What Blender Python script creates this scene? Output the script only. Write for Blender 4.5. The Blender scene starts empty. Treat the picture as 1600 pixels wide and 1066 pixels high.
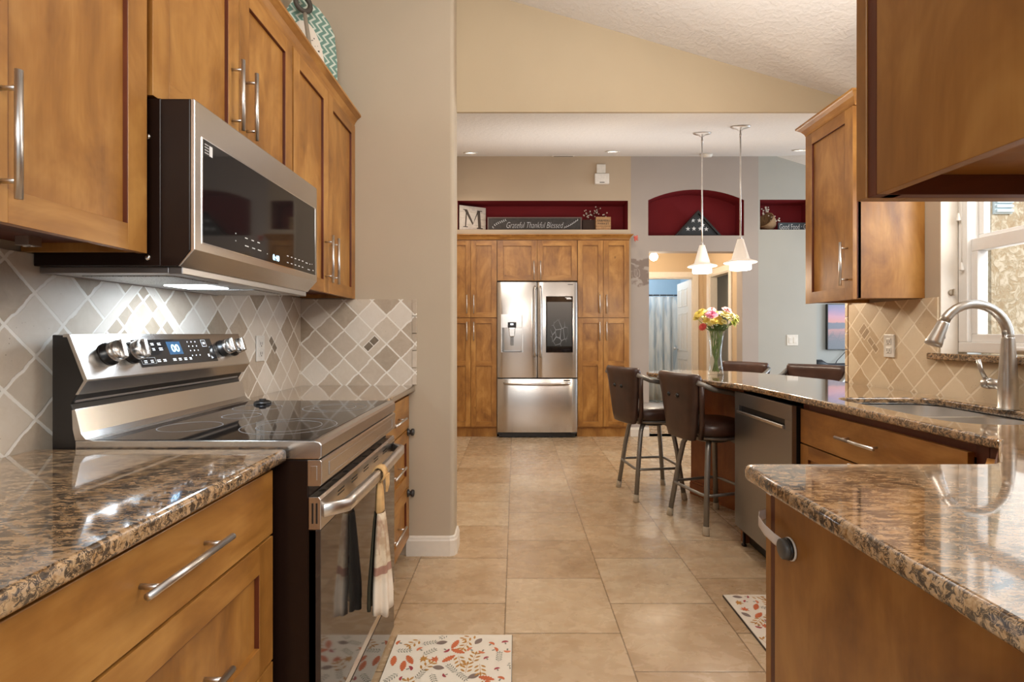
import bpy, bmesh, math, random
from mathutils import Vector, Matrix
random.seed(7)
SC = bpy.context.scene
COL = SC.collection
PI = math.pi

# ------------------------------------------------------------------ camera
CAMH = 1.19
cam_d = bpy.data.cameras.new('camera')
cam_d.sensor_width = 36.0
cam_d.lens = 18.0
cam_d.shift_x = -5.0 / 1600.0
cam_d.shift_y = -11.0 / 1600.0
cam_d.clip_start = 0.05
cam = bpy.data.objects.new('camera', cam_d)
cam.location = (0, 0, CAMH)
cam.rotation_euler = (PI / 2, 0, 0)
COL.objects.link(cam)
SC.camera = cam

# ------------------------------------------------------------------ world, exposure
w = bpy.data.worlds.new('daylight')
SC.world = w
w.use_nodes = True
wb = w.node_tree.nodes['Background']
wb.inputs[0].default_value = (0.80, 0.90, 1.0, 1)
wb.inputs[1].default_value = 0.55
SC.view_settings.view_transform = 'Standard'
SC.view_settings.look = 'None'
SC.view_settings.exposure = 0.08
SC.view_settings.gamma = 1.0
SC.view_settings.use_curve_mapping = False
SC.cycles.use_denoising = True
SC.cycles.max_bounces = 8
SC.cycles.diffuse_bounces = 4
SC.cycles.glossy_bounces = 4
SC.cycles.transmission_bounces = 8
SC.cycles.transparent_max_bounces = 32
SC.cycles.sample_clamp_indirect = 6.0
SC.cycles.caustics_reflective = False
SC.cycles.caustics_refractive = False


def area(name, loc, direction, sx, sy, power, color=(1, 1, 1), spread=180):
    d = bpy.data.lights.new(name, 'AREA')
    d.shape = 'RECTANGLE'
    d.size = sx
    d.size_y = sy
    d.energy = power
    d.color = color
    d.spread = math.radians(spread)
    o = bpy.data.objects.new(name, d)
    o.location = loc
    o.rotation_euler = Vector(direction).to_track_quat('-Z', 'Y').to_euler()
    COL.objects.link(o)
    return o


def point(name, loc, power, color, r=0.03, spot=None):
    d = bpy.data.lights.new(name, 'SPOT' if spot else 'POINT')
    d.energy = power
    d.color = color
    d.shadow_soft_size = r
    if spot:
        d.spot_size = math.radians(spot)
        d.spot_blend = 0.6
    o = bpy.data.objects.new(name, d)
    o.location = loc
    COL.objects.link(o)
    return o


WARM = (1.0, 0.86, 0.68)
NEUT = (1.0, 0.945, 0.87)
COOL = (0.77, 0.88, 1.0)
point('kitchen_ceiling_lamp', (1.08, 1.45, 2.25), 32, NEUT, 0.12)
area('kitchen_ceiling_fill', (0.55, 1.45, 2.20), (0.0, 0, 1), 0.5, 0.5, 15, (1.0, 0.97, 0.94))  # added fill facing up to brighten the vault, no fixture here
area('living_room_side_fill', (0.8, -2.2, 2.75), (-0.22, 1, -0.32), 2.6, 0.9, 100, NEUT)  # added soft fill behind the camera
area('kitchen_window_light', (2.06, 1.68, 1.60), (-1, 0, -0.15), 1.05, 0.8, 3, (0.92, 0.96, 1.0))
area('dining_window_light', (6.2, 4.6, 1.5), (-1, 0, 0.2), 2.6, 2.0, 122, COOL)
area('dining_downward_fill', (-0.25, 4.4, 2.66), (0.05, 0.15, -1), 0.9, 0.9, 13, NEUT)  # added fill aimed at the floor for bounce, no fixture at this spot
area('dining_ceiling_fill', (0.9, 4.3, 1.95), (0, 0, 1), 2.2, 1.6, 9, (1.0, 0.97, 0.93))  # added fill floating under the dining ceiling to lift it, no lamp here
point('bathroom_lamp', (2.1, 8.30, 2.25), 15, (0.80, 0.90, 1.0), 0.15)
point('shower_wall_fill', (2.0, 9.3, 2.45), 14, (0.84, 0.92, 1.0), 0.12)  # added behind the curtain to brighten the blue wall
area('patio_daylight', (3.1, 0.4, 2.7), (-0.12, 1.0, -0.42), 1.6, 1.2, 70, (1.0, 0.98, 0.94))


# ------------------------------------------------------------------ node helpers
def srgb(r, g, b):
    def f(c):
        c /= 255.0
        return c / 12.92 if c <= 0.04045 else ((c + 0.055) / 1.055) ** 2.4
    return (f(r), f(g), f(b), 1)


class M:
    def __init__(s, name):
        s.m = bpy.data.materials.new(name)
        s.m.use_nodes = True
        s.nt = s.m.node_tree
        s.b = s.nt.nodes['Principled BSDF']

    def node(s, typ, **kw):
        n = s.nt.nodes.new(typ)
        for k, v in kw.items():
            if k.startswith('i_'):
                key = k[2:]
                key = int(key) if key.isdigit() else key.replace('_', ' ')
                s.put(n.inputs[key], v)
            else:
                setattr(n, k, v)
        return n

    def put(s, sock, v):
        if hasattr(v, 'is_output'):
            s.nt.links.new(v, sock)
        else:
            sock.default_value = v

    def math(s, op, a, b=0.0, c=0.0):
        n = s.nt.nodes.new('ShaderNodeMath')
        n.operation = op
        s.put(n.inputs[0], a)
        s.put(n.inputs[1], b)
        s.put(n.inputs[2], c)
        return n.outputs[0]

    def sep(s, v):
        n = s.nt.nodes.new('ShaderNodeSeparateXYZ')
        s.put(n.inputs[0], v)
        return n.outputs

    def comb(s, x, y, z=0.0):
        n = s.nt.nodes.new('ShaderNodeCombineXYZ')
        s.put(n.inputs[0], x)
        s.put(n.inputs[1], y)
        s.put(n.inputs[2], z)
        return n.outputs[0]

    def pos(s):
        return s.nt.nodes.new('ShaderNodeNewGeometry').outputs['Position']

    def objc(s):
        return s.nt.nodes.new('ShaderNodeTexCoord').outputs['Object']

    def uv(s):
        return s.nt.nodes.new('ShaderNodeTexCoord').outputs['UV']

    def noise(s, v, scale, detail=3.0, rough=0.5, dist=0.0):
        n = s.nt.nodes.new('ShaderNodeTexNoise')
        s.put(n.inputs['Vector'], v)
        n.inputs['Scale'].default_value = scale
        n.inputs['Detail'].default_value = detail
        n.inputs['Roughness'].default_value = rough
        n.inputs['Distortion'].default_value = dist
        return n.outputs['Fac']

    def white(s, v):
        n = s.nt.nodes.new('ShaderNodeTexWhiteNoise')
        n.noise_dimensions = '2D'
        s.put(n.inputs['Vector'], v)
        return n.outputs['Value']

    def voro(s, v, scale, feature='F1', out='Distance', rnd=1.0):
        n = s.nt.nodes.new('ShaderNodeTexVoronoi')
        n.feature = feature
        s.put(n.inputs['Vector'], v)
        n.inputs['Scale'].default_value = scale
        n.inputs['Randomness'].default_value = rnd
        return n.outputs[out]

    def mapr(s, v, a, b, c=0.0, d=1.0, smooth=False):
        n = s.nt.nodes.new('ShaderNodeMapRange')
        if smooth:
            n.interpolation_type = 'SMOOTHSTEP'
        s.put(n.inputs[0], v)
        for k, x in zip((1, 2, 3, 4), (a, b, c, d)):
            n.inputs[k].default_value = x
        return n.outputs[0]

    def ramp(s, v, stops):
        n = s.nt.nodes.new('ShaderNodeValToRGB')
        s.put(n.inputs[0], v)
        e = n.color_ramp.elements
        while len(e) < len(stops):
            e.new(0.5)
        for x, (p, c) in zip(e, stops):
            x.position = p
            x.color = c
        return n.outputs[0]

    def mix(s, f, a, b, blend='MIX'):
        n = s.nt.nodes.new('ShaderNodeMix')
        n.data_type = 'RGBA'
        n.blend_type = blend
        s.put(n.inputs[0], f)
        s.put(n.inputs[6], a)
        s.put(n.inputs[7], b)
        return n.outputs[2]

    def bump(s, h, strength=0.3, dist=0.002):
        n = s.nt.nodes.new('ShaderNodeBump')
        s.put(n.inputs['Height'], h)
        n.inputs['Strength'].default_value = strength
        n.inputs['Distance'].default_value = dist
        s.nt.links.new(n.outputs[0], s.b.inputs['Normal'])

    def scale(s, v, x, y, z):
        n = s.nt.nodes.new('ShaderNodeVectorMath')
        n.operation = 'MULTIPLY'
        s.put(n.inputs[0], v)
        n.inputs[1].default_value = (x, y, z)
        return n.outputs[0]

    def set(s, color=None, rough=None, metal=None, spec=None, **kw):
        if color is not None:
            s.put(s.b.inputs['Base Color'], color)
        if rough is not None:
            s.put(s.b.inputs['Roughness'], rough)
        if metal is not None:
            s.put(s.b.inputs['Metallic'], metal)
        if spec is not None:
            s.put(s.b.inputs['Specular IOR Level'], spec)
        for k, v in kw.items():
            s.put(s.b.inputs[k.replace('_', ' ')], v)
        return s


def plain(name, col, rough=0.5, metal=0.0, var=0.06, **kw):
    """a plain paint, plastic or metal with a faint procedural mottling"""
    m = M(name)
    n = m.noise(m.objc(), 35.0, 2.0)
    d = [max(0.0, c * (1 - var)) for c in col[:3]] + [1]
    l = [min(1.0, c * (1 + var)) for c in col[:3]] + [1]
    m.set(m.ramp(n, [(0.3, d), (0.7, l)]), rough, metal, **kw)
    return m.m


def emis(name, col, strength):
    m = M(name)
    n = m.noise(m.objc(), 8.0, 1.0)
    m.set(col, 0.4)
    m.put(m.b.inputs['Emission Color'], m.ramp(n, [(0.2, [c * 0.95 for c in col[:3]] + [1]), (0.8, col)]))
    m.b.inputs['Emission Strength'].default_value = strength
    return m.m


# ------------------------------------------------------------------ materials
def make_wood(name, light, mid, dark, rough=0.3):
    m = M(name)
    v = m.uv()
    u, t, _ = m.sep(v)
    blotch = m.noise(m.comb(m.math('MULTIPLY', u, 2.2), m.math('MULTIPLY', t, 4.5)), 1.6, 4.0, 0.6, 0.6)
    grain = m.noise(m.comb(m.math('MULTIPLY', u, 5.0), m.math('MULTIPLY', t, 120.0)), 1.0, 4.0, 0.65)
    cath = m.noise(m.comb(m.math('MULTIPLY', u, 1.4), m.math('MULTIPLY', t, 16.0)), 1.0, 3.0, 0.5, 1.2)
    f = m.math('ADD', m.math('MULTIPLY', blotch, 0.72), m.math('ADD', m.math('MULTIPLY', grain, 0.09), m.math('MULTIPLY', cath, 0.19)))
    col = m.ramp(f, [(0.31, dark), (0.5, mid), (0.68, light)])
    knot = m.voro(m.comb(m.math('MULTIPLY', u, 2.6), m.math('MULTIPLY', t, 4.0)), 1.0)
    col = m.mix(m.mapr(knot, 0.015, 0.055, 0.55, 0.0, True), col, [c * 0.35 for c in dark[:3]] + [1])
    m.set(col, m.mapr(grain, 0.3, 0.7, rough + 0.02, rough + 0.12), spec=0.5)
    m.bump(grain, 0.05, 0.0006)
    return m.m


WOOD = make_wood('honey_maple', srgb(190, 140, 74), srgb(160, 109, 49), srgb(118, 74, 29))
WOODIN = make_wood('dark_maple_and_recess_shade', srgb(112, 54, 26), srgb(92, 40, 18), srgb(66, 26, 12), 0.4)  # dark maple parts, and the shade painted into door panel recesses


def make_granite(name):
    m = M(name)
    p = m.pos()
    st = m.scale(p, 42, 80, 80)
    n1 = m.noise(st, 1.0, 5.0, 0.62, 0.9)
    n2 = m.noise(m.scale(p, 38, 98, 92), 1.0, 3.0, 0.55, 0.8)
    n3 = m.noise(m.scale(p, 15, 24, 24), 1.0, 2.0, 0.55, 0.5)
    fine = m.noise(m.scale(p, 160, 260, 260), 1.0, 3.0, 0.7)
    base = m.ramp(n1, [(0.28, srgb(124, 90, 54)), (0.40, srgb(164, 128, 88)), (0.52, srgb(192, 158, 118)), (0.62, srgb(172, 144, 114)), (0.74, srgb(208, 186, 156))])
    base = m.mix(m.mapr(fine, 0.38, 0.68, 0.0, 0.3), base, srgb(140, 106, 78))
    ridge = m.math('ABSOLUTE', m.math('SUBTRACT', n2, 0.5))
    vein = m.math('MULTIPLY', m.mapr(ridge, 0.010, 0.046, 1.0, 0.0, True), m.mapr(n3, 0.32, 0.50, 0.1, 1.0, True))
    blot = m.mapr(m.math('ADD', m.math('MULTIPLY', n2, 0.8), m.math('MULTIPLY', n3, 0.2)), 0.532, 0.575, 0.0, 1.0, True)
    dk = m.math('MAXIMUM', vein, blot)
    dcol = m.ramp(fine, [(0.35, srgb(28, 24, 22)), (0.65, srgb(70, 60, 52))])
    col = m.mix(m.math('MULTIPLY', dk, 0.9), base, dcol)
    m.set(col, 0.09, spec=0.55)
    m.b.inputs['Coat Weight'].default_value = 0.8
    m.b.inputs['Coat Roughness'].default_value = 0.03
    return m.m


GRANITE = make_granite('brown_granite')


def make_steel(name, col, rough=0.26, aniso=0.55):
    m = M(name)
    u, t, _ = m.sep(m.uv())
    n = m.noise(m.comb(m.math('MULTIPLY', u, 1500.0), m.math('MULTIPLY', t, 8.0)), 1.0, 1.0)
    m.set(m.ramp(n, [(0.3, [c * 0.975 for c in col[:3]] + [1]), (0.7, col)]), rough, 1.0)
    m.b.inputs['Anisotropic'].default_value = aniso
    tg = m.node('ShaderNodeTangent', direction_type='UV_MAP')
    m.nt.links.new(tg.outputs[0], m.b.inputs['Tangent'])
    return m.m


STEEL = make_steel('brushed_stainless', (0.62, 0.59, 0.56, 1))
SINKSTEEL = make_steel('sink_stainless', (0.74, 0.73, 0.71, 1), 0.34, 0.2)
STEELD = make_steel('dark_stainless', (0.33, 0.32, 0.32, 1), 0.3)
NICKEL = plain('satin_nickel', (0.68, 0.65, 0.62, 1), 0.32, 1.0)
FAUCET = plain('brushed_nickel_faucet', (0.50, 0.47, 0.43, 1), 0.3, 1.0)
CHROME = plain('bright_chrome', (0.8, 0.8, 0.8, 1), 0.1, 1.0)
BLACKGLASS = plain('black_glass', (0.006, 0.006, 0.007, 1), 0.05, 0.0, **{'Specular_IOR_Level': 0.75})
MWGLASS = plain('microwave_glass', (0.012, 0.011, 0.011, 1), 0.05, 0.0, **{'Specular_IOR_Level': 0.6})
OVENGLASS = plain('mirror_dark_glass', (0.10, 0.09, 0.085, 1), 0.06, 0.75)
BLACK = plain('black_enamel', (0.012, 0.010, 0.009, 1), 0.3)
BROWNBLACK = plain('dark_brown_enamel', (0.014, 0.006, 0.004, 1), 0.3, **{'Specular_IOR_Level': 0.3})
RUBBER = plain('grey_rubber', (0.05, 0.05, 0.055, 1), 0.5)
WHITEP = plain('white_plastic', srgb(226, 222, 214), 0.35)
WHITETRIM = plain('white_trim_paint', srgb(226, 218, 206), 0.4, var=0.02)
PRINT = plain('white_print', srgb(225, 228, 230), 0.5)
DARKPRINT = plain('dark_print', srgb(50, 44, 40), 0.6)


def make_wall(name, col, patch=None):
    m = M(name)
    p = m.pos()
    n = m.noise(p, 2.0, 3.0)
    c = m.ramp(n, [(0.3, [x * 0.97 for x in col[:3]] + [1]), (0.7, [min(1, x * 1.03) for x in col[:3]] + [1])])
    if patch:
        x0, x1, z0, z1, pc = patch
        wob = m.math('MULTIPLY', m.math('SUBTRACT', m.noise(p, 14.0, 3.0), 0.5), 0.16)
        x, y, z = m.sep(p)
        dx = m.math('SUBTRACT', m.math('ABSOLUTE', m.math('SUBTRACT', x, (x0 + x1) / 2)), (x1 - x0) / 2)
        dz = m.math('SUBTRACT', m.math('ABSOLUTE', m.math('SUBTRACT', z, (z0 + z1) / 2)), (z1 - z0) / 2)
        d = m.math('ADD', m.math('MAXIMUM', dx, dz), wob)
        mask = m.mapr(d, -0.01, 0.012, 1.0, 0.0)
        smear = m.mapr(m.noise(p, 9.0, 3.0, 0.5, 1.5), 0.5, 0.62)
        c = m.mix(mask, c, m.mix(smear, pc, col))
    m.set(c, 0.75, spec=0.25)
    m.bump(m.noise(p, 110.0, 3.0, 0.6), 0.12, 0.002)
    return m.m


WALLTAN = make_wall('tan_wall_paint', srgb(184, 170, 150))
WALLHEAD = make_wall('warm_tan_wall_paint', srgb(186, 169, 142))
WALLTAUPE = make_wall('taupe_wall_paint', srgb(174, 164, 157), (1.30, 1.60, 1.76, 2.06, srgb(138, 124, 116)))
WALLBEIGE = make_wall('beige_wall_paint', srgb(190, 172, 150))
WALLGREY = make_wall('grey_wall_paint', srgb(176, 176, 170))
WALLHALL = make_wall('hall_wall_paint', srgb(202, 180, 150))
WALLBLUE = make_wall('bathroom_wall_paint', srgb(196, 218, 232))
WALLRED = make_wall('dark_red_niche_paint', srgb(122, 30, 36))


def make_ceiling(name, col):
    m = M(name)
    p = m.pos()
    n = m.noise(p, 85.0, 4.0, 0.65)
    k = m.noise(p, 30.0, 3.0, 0.5, 0.7)
    h = m.math('ADD', m.math('MULTIPLY', n, 0.6), m.mapr(k, 0.42, 0.62, 0.0, 0.6))
    m.set(m.ramp(n, [(0.25, [x * 0.93 for x in col[:3]] + [1]), (0.7, col)]), 0.9, spec=0.1)
    m.bump(h, 0.4, 0.005)
    return m.m


CEIL = make_ceiling('knockdown_ceiling', srgb(234, 231, 228))


def make_floor():
    m = M('travertine_floor')
    p = m.pos()
    x, y, z = m.sep(p)
    T = 0.461
    r = m.math('DIVIDE', m.math('ADD', x, 0.042), T)
    ri = m.math('FLOOR', r)
    rf = m.math('SUBTRACT', r, ri)
    par = m.math('SUBTRACT', ri, m.math('MULTIPLY', m.math('FLOOR', m.math('MULTIPLY', ri, 0.5)), 2.0))
    c = m.math('DIVIDE', m.math('SUBTRACT', m.math('SUBTRACT', y, 2.035), m.math('MULTIPLY', par, 0.225)), 0.457)
    ci = m.math('FLOOR', c)
    cf = m.math('SUBTRACT', c, ci)
    e = m.math('MINIMUM', m.math('MINIMUM', rf, m.math('SUBTRACT', 1.0, rf)), m.math('MINIMUM', cf, m.math('SUBTRACT', 1.0, cf)))
    grout = m.mapr(e, 0.003, 0.0085, 1.0, 0.0, True)
    tid = m.white(m.comb(ri, ci))
    off = m.comb(m.math('MULTIPLY', tid, 13.0), m.math('MULTIPLY', tid, 29.0), 0.0)
    va = m.node('ShaderNodeVectorMath', operation='ADD')
    m.put(va.inputs[0], p)
    m.put(va.inputs[1], off)
    q = va.outputs[0]
    cloud = m.noise(m.scale(q, 3.0, 5.0, 1), 1.3, 5.0, 0.6, 0.8)
    vein = m.noise(m.scale(q, 8.0, 13.0, 1), 1.2, 4.0, 0.65, 0.5)
    f = m.math('ADD', m.math('MULTIPLY', cloud, 0.72), m.math('MULTIPLY', vein, 0.28))
    f = m.math('ADD', f, m.math('MULTIPLY', m.math('SUBTRACT', tid, 0.5), 0.34))
    col = m.ramp(f, [(0.18, srgb(166, 136, 102)), (0.48, srgb(190, 162, 128)), (0.82, srgb(210, 188, 156))])
    pit = m.voro(m.scale(q, 11.0, 15.0, 1), 1.0)
    pm = m.math('MULTIPLY', m.mapr(pit, 0.04, 0.10, 1.0, 0.0, True), m.mapr(m.noise(q, 3.0, 2.0), 0.5, 0.62))
    col = m.mix(m.math('MULTIPLY', pm, 0.6), col, srgb(110, 82, 58))
    col = m.mix(m.math('MULTIPLY', grout, 0.85), col, srgb(112, 88, 60))
    m.set(col, m.mapr(vein, 0.3, 0.7, 0.2, 0.34), spec=0.45)
    m.bump(m.math('SUBTRACT', m.math('MULTIPLY', vein, 0.15), m.math('ADD', grout, pm)), 0.12, 0.002)
    return m.m


FLOOR = make_floor()


def make_tile(name, s_axis, s0, t0, P, accents=(), mosaic=None, cols=None, grout=None, acc=(0.42, 0.68)):
    """tumbled travertine laid on the diagonal; (s0, t0) is the centre of one tile"""
    m = M(name)
    p = m.pos()
    x, y, z = m.sep(p)
    s = (x, y)[s_axis]
    wob = m.math('MULTIPLY', m.math('SUBTRACT', m.noise(p, 22.0, 3.0), 0.5), 0.012)
    ss = m.math('ADD', m.math('SUBTRACT', s, s0), wob)
    tt = m.math('SUBTRACT', m.math('SUBTRACT', z, t0), wob)
    K = 0.70711 / P

    def cellmask(k):
        a = m.math('ADD', m.math('MULTIPLY', m.math('ADD', ss, tt), k), 0.5)
        b = m.math('ADD', m.math('MULTIPLY', m.math('SUBTRACT', tt, ss), k), 0.5)
        ai, bi = m.math('FLOOR', a), m.math('FLOOR', b)
        fa = m.math('ABSOLUTE', m.math('SUBTRACT', m.math('SUBTRACT', a, ai), 0.5))
        fb = m.math('ABSOLUTE', m.math('SUBTRACT', m.math('SUBTRACT', b, bi), 0.5))
        return m.math('SUBTRACT', 0.5, m.math('MAXIMUM', fa, fb)), m.white(m.comb(ai, bi))

    d, tid = cellmask(K)
    rough_edge = m.math('MULTIPLY', m.math('SUBTRACT', m.noise(p, 90.0, 3.0), 0.5), 0.03)
    d = m.math('ADD', d, rough_edge)
    dm = m.math('MULTIPLY', d, P)          # metres to the cell's edge
    if mosaic:
        ms, mt, R = mosaic
        q = m.math('ADD', m.math('ABSOLUTE', m.math('SUBTRACT', s, ms)), m.math('ABSOLUTE', m.math('SUBTRACT', z, mt)))
        d2, tid2 = cellmask(K * 1.9)
        dm2 = m.math('MULTIPLY', d2, P / 1.9)
        inside = m.math('LESS_THAN', q, R)
        ring = m.math('MULTIPLY', m.math('LESS_THAN', q, R + 0.045), m.math('GREATER_THAN', q, R))
        ringd = m.math('SUBTRACT', 0.0225, m.math('ABSOLUTE', m.math('SUBTRACT', q, R + 0.0225)))
        ringd = m.math('MULTIPLY', ringd, 0.75)

        def pick(f, a, b):
            return m.math('ADD', m.math('MULTIPLY', f, a), m.math('MULTIPLY', m.math('SUBTRACT', 1.0, f), b))
        dm = pick(inside, dm2, pick(ring, ringd, dm))
        tid = pick(inside, m.math('MULTIPLY', tid2, 0.45), pick(ring, 0.95, tid))
    g = m.mapr(dm, 0.0028, 0.0050, 1.0, 0.0, True)
    cols = cols or [srgb(160, 140, 116), srgb(186, 167, 143), srgb(200, 184, 162), srgb(212, 200, 182)]
    mott = m.noise(p, 26.0, 4.0, 0.65, 0.8)
    f = m.math('ADD', m.math('MULTIPLY', tid, 0.75), m.math('MULTIPLY', mott, 0.28))
    col = m.ramp(f, [(0.1, cols[0]), (0.35, cols[1]), (0.6, cols[2]), (0.9, cols[3])])
    for (asx, atx, along, la, lb) in accents:
        us, ut = m.math('SUBTRACT', s, asx), m.math('SUBTRACT', z, atx)
        A = m.math('MULTIPLY', m.math('ADD', us, ut) if along > 0 else m.math('SUBTRACT', us, ut), 0.70711)
        B = m.math('MULTIPLY', m.math('SUBTRACT', ut, us) if along > 0 else m.math('ADD', us, ut), 0.70711)
        aa = m.math('ABSOLUTE', A)
        dd = m.math('MINIMUM', m.math('SUBTRACT', la, aa), m.math('SUBTRACT', lb, m.math('ABSOLUTE', B)))
        ins = m.mapr(dd, 0.0, 0.001)
        col = m.mix(ins, col, m.ramp(mott, [(0.3, [c * acc[0] for c in cols[0][:3]] + [1]), (0.7, [c * acc[1] for c in cols[0][:3]] + [1])]))
        gl = m.math('MULTIPLY', m.mapr(dd, -0.004, -0.003, 0.0, 1.0), m.mapr(dd, 0.0, 0.001, 1.0, 0.0))
        gl = m.math('MAXIMUM', gl, m.math('MULTIPLY', ins, m.mapr(aa, 0.0015, 0.0025, 1.0, 0.0)))
        g = m.math('MAXIMUM', m.math('MULTIPLY', g, m.math('SUBTRACT', 1.0, ins)), gl)
    pit = m.voro(p, 75.0)
    pm = m.math('MULTIPLY', m.mapr(pit, 0.06, 0.16, 1.0, 0.0, True), m.mapr(m.noise(p, 9.0, 2.0), 0.52, 0.64))
    col = m.mix(m.math('MULTIPLY', pm, 0.6), col, srgb(104, 86, 68))
    col = m.mix(g, col, grout or srgb(236, 231, 222))
    m.set(col, 0.55, spec=0.3)
    m.bump(m.math('SUBTRACT', m.math('MULTIPLY', mott, 0.2), m.math('ADD', m.math('MULTIPLY', g, 0.7), m.math('MULTIPLY', pm, 0.5))), 0.35, 0.003)
    return m.m


GREYT = [srgb(160, 144, 124), srgb(190, 175, 157), srgb(208, 196, 180), srgb(222, 214, 203)]
TILE_L = make_tile('left_backsplash_tile', 1, 1.2275, 1.2115, 0.1065, [(2.432, 1.14, -1, 0.042, 0.017)], (1.585, 1.115, 0.225), cols=GREYT)
TILE_E = make_tile('end_backsplash_tile', 0, -0.841, 1.212, 0.108, [(-0.771, 1.138, 1, 0.042, 0.017)], cols=GREYT)
TILE_R = make_tile('right_backsplash_tile', 1, 2.428, 1.161, 0.107, [(2.774, 1.204, 1, 0.032, 0.030), (2.706, 1.133, 1, 0.045, 0.014)],
                   cols=[srgb(188, 163, 130), srgb(204, 182, 150), srgb(214, 195, 165), srgb(224, 208, 180)], grout=srgb(232, 218, 194), acc=(0.72, 0.9))

VINYL = M('brown_vinyl')
_n = VINYL.noise(VINYL.objc(), 140.0, 3.0)
VINYL.set(VINYL.ramp(VINYL.noise(VINYL.objc(), 9.0, 3.0), [(0.3, srgb(58, 39, 32)), (0.7, srgb(78, 54, 44))]), 0.33)
VINYL.bump(_n, 0.15, 0.001)
VINYL = VINYL.m
STOOLMETAL = plain('grey_stool_metal', srgb(138, 134, 128), 0.38, 0.55)
GLASS = M('clear_glass')
GLASS.set((0.96, 1.0, 0.98, 1), 0.02, Transmission_Weight=1.0, IOR=1.45)
GLASS = GLASS.m
PANE = M('window_pane')
PANE.set((1, 1, 1, 1), 0.0, Transmission_Weight=1.0, IOR=1.02)
PANE = PANE.m
PANE = bpy.data.materials.new('thin_window_glass')
PANE.use_nodes = True
_nt = PANE.node_tree
_nt.nodes.remove(_nt.nodes['Principled BSDF'])
_mx = _nt.nodes.new('ShaderNodeMixShader')
_tr = _nt.nodes.new('ShaderNodeBsdfTransparent')
_gl = _nt.nodes.new('ShaderNodeBsdfGlossy')
_gl.inputs['Roughness'].default_value = 0.02
_lw = _nt.nodes.new('ShaderNodeLayerWeight')
_pw = _nt.nodes.new('ShaderNodeMath')
_pw.operation = 'POWER'
_pw.inputs[1].default_value = 4.0
_fr = _nt.nodes.new('ShaderNodeMath')
_fr.operation = 'MULTIPLY_ADD'
_fr.inputs[1].default_value = 0.5
_fr.inputs[2].default_value = 0.03
_nt.links.new(_lw.outputs['Facing'], _pw.inputs[0])
_nt.links.new(_pw.outputs[0], _fr.inputs[0])
_nt.links.new(_fr.outputs[0], _mx.inputs[0])
_nt.links.new(_tr.outputs[0], _mx.inputs[1])
_nt.links.new(_gl.outputs[0], _mx.inputs[2])
_nt.links.new(_mx.outputs[0], _nt.nodes['Material Output'].inputs['Surface'])

# ------------------------------------------------------------------ mesh helpers
AX = {'x': 0, 'y': 1, 'z': 2}
ROOT = {}


def root_loc(o):
    while o is not None:
        if o.name in ROOT:
            return ROOT[o.name]
        o = o.parent
    return Vector((0, 0, 0))


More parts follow.
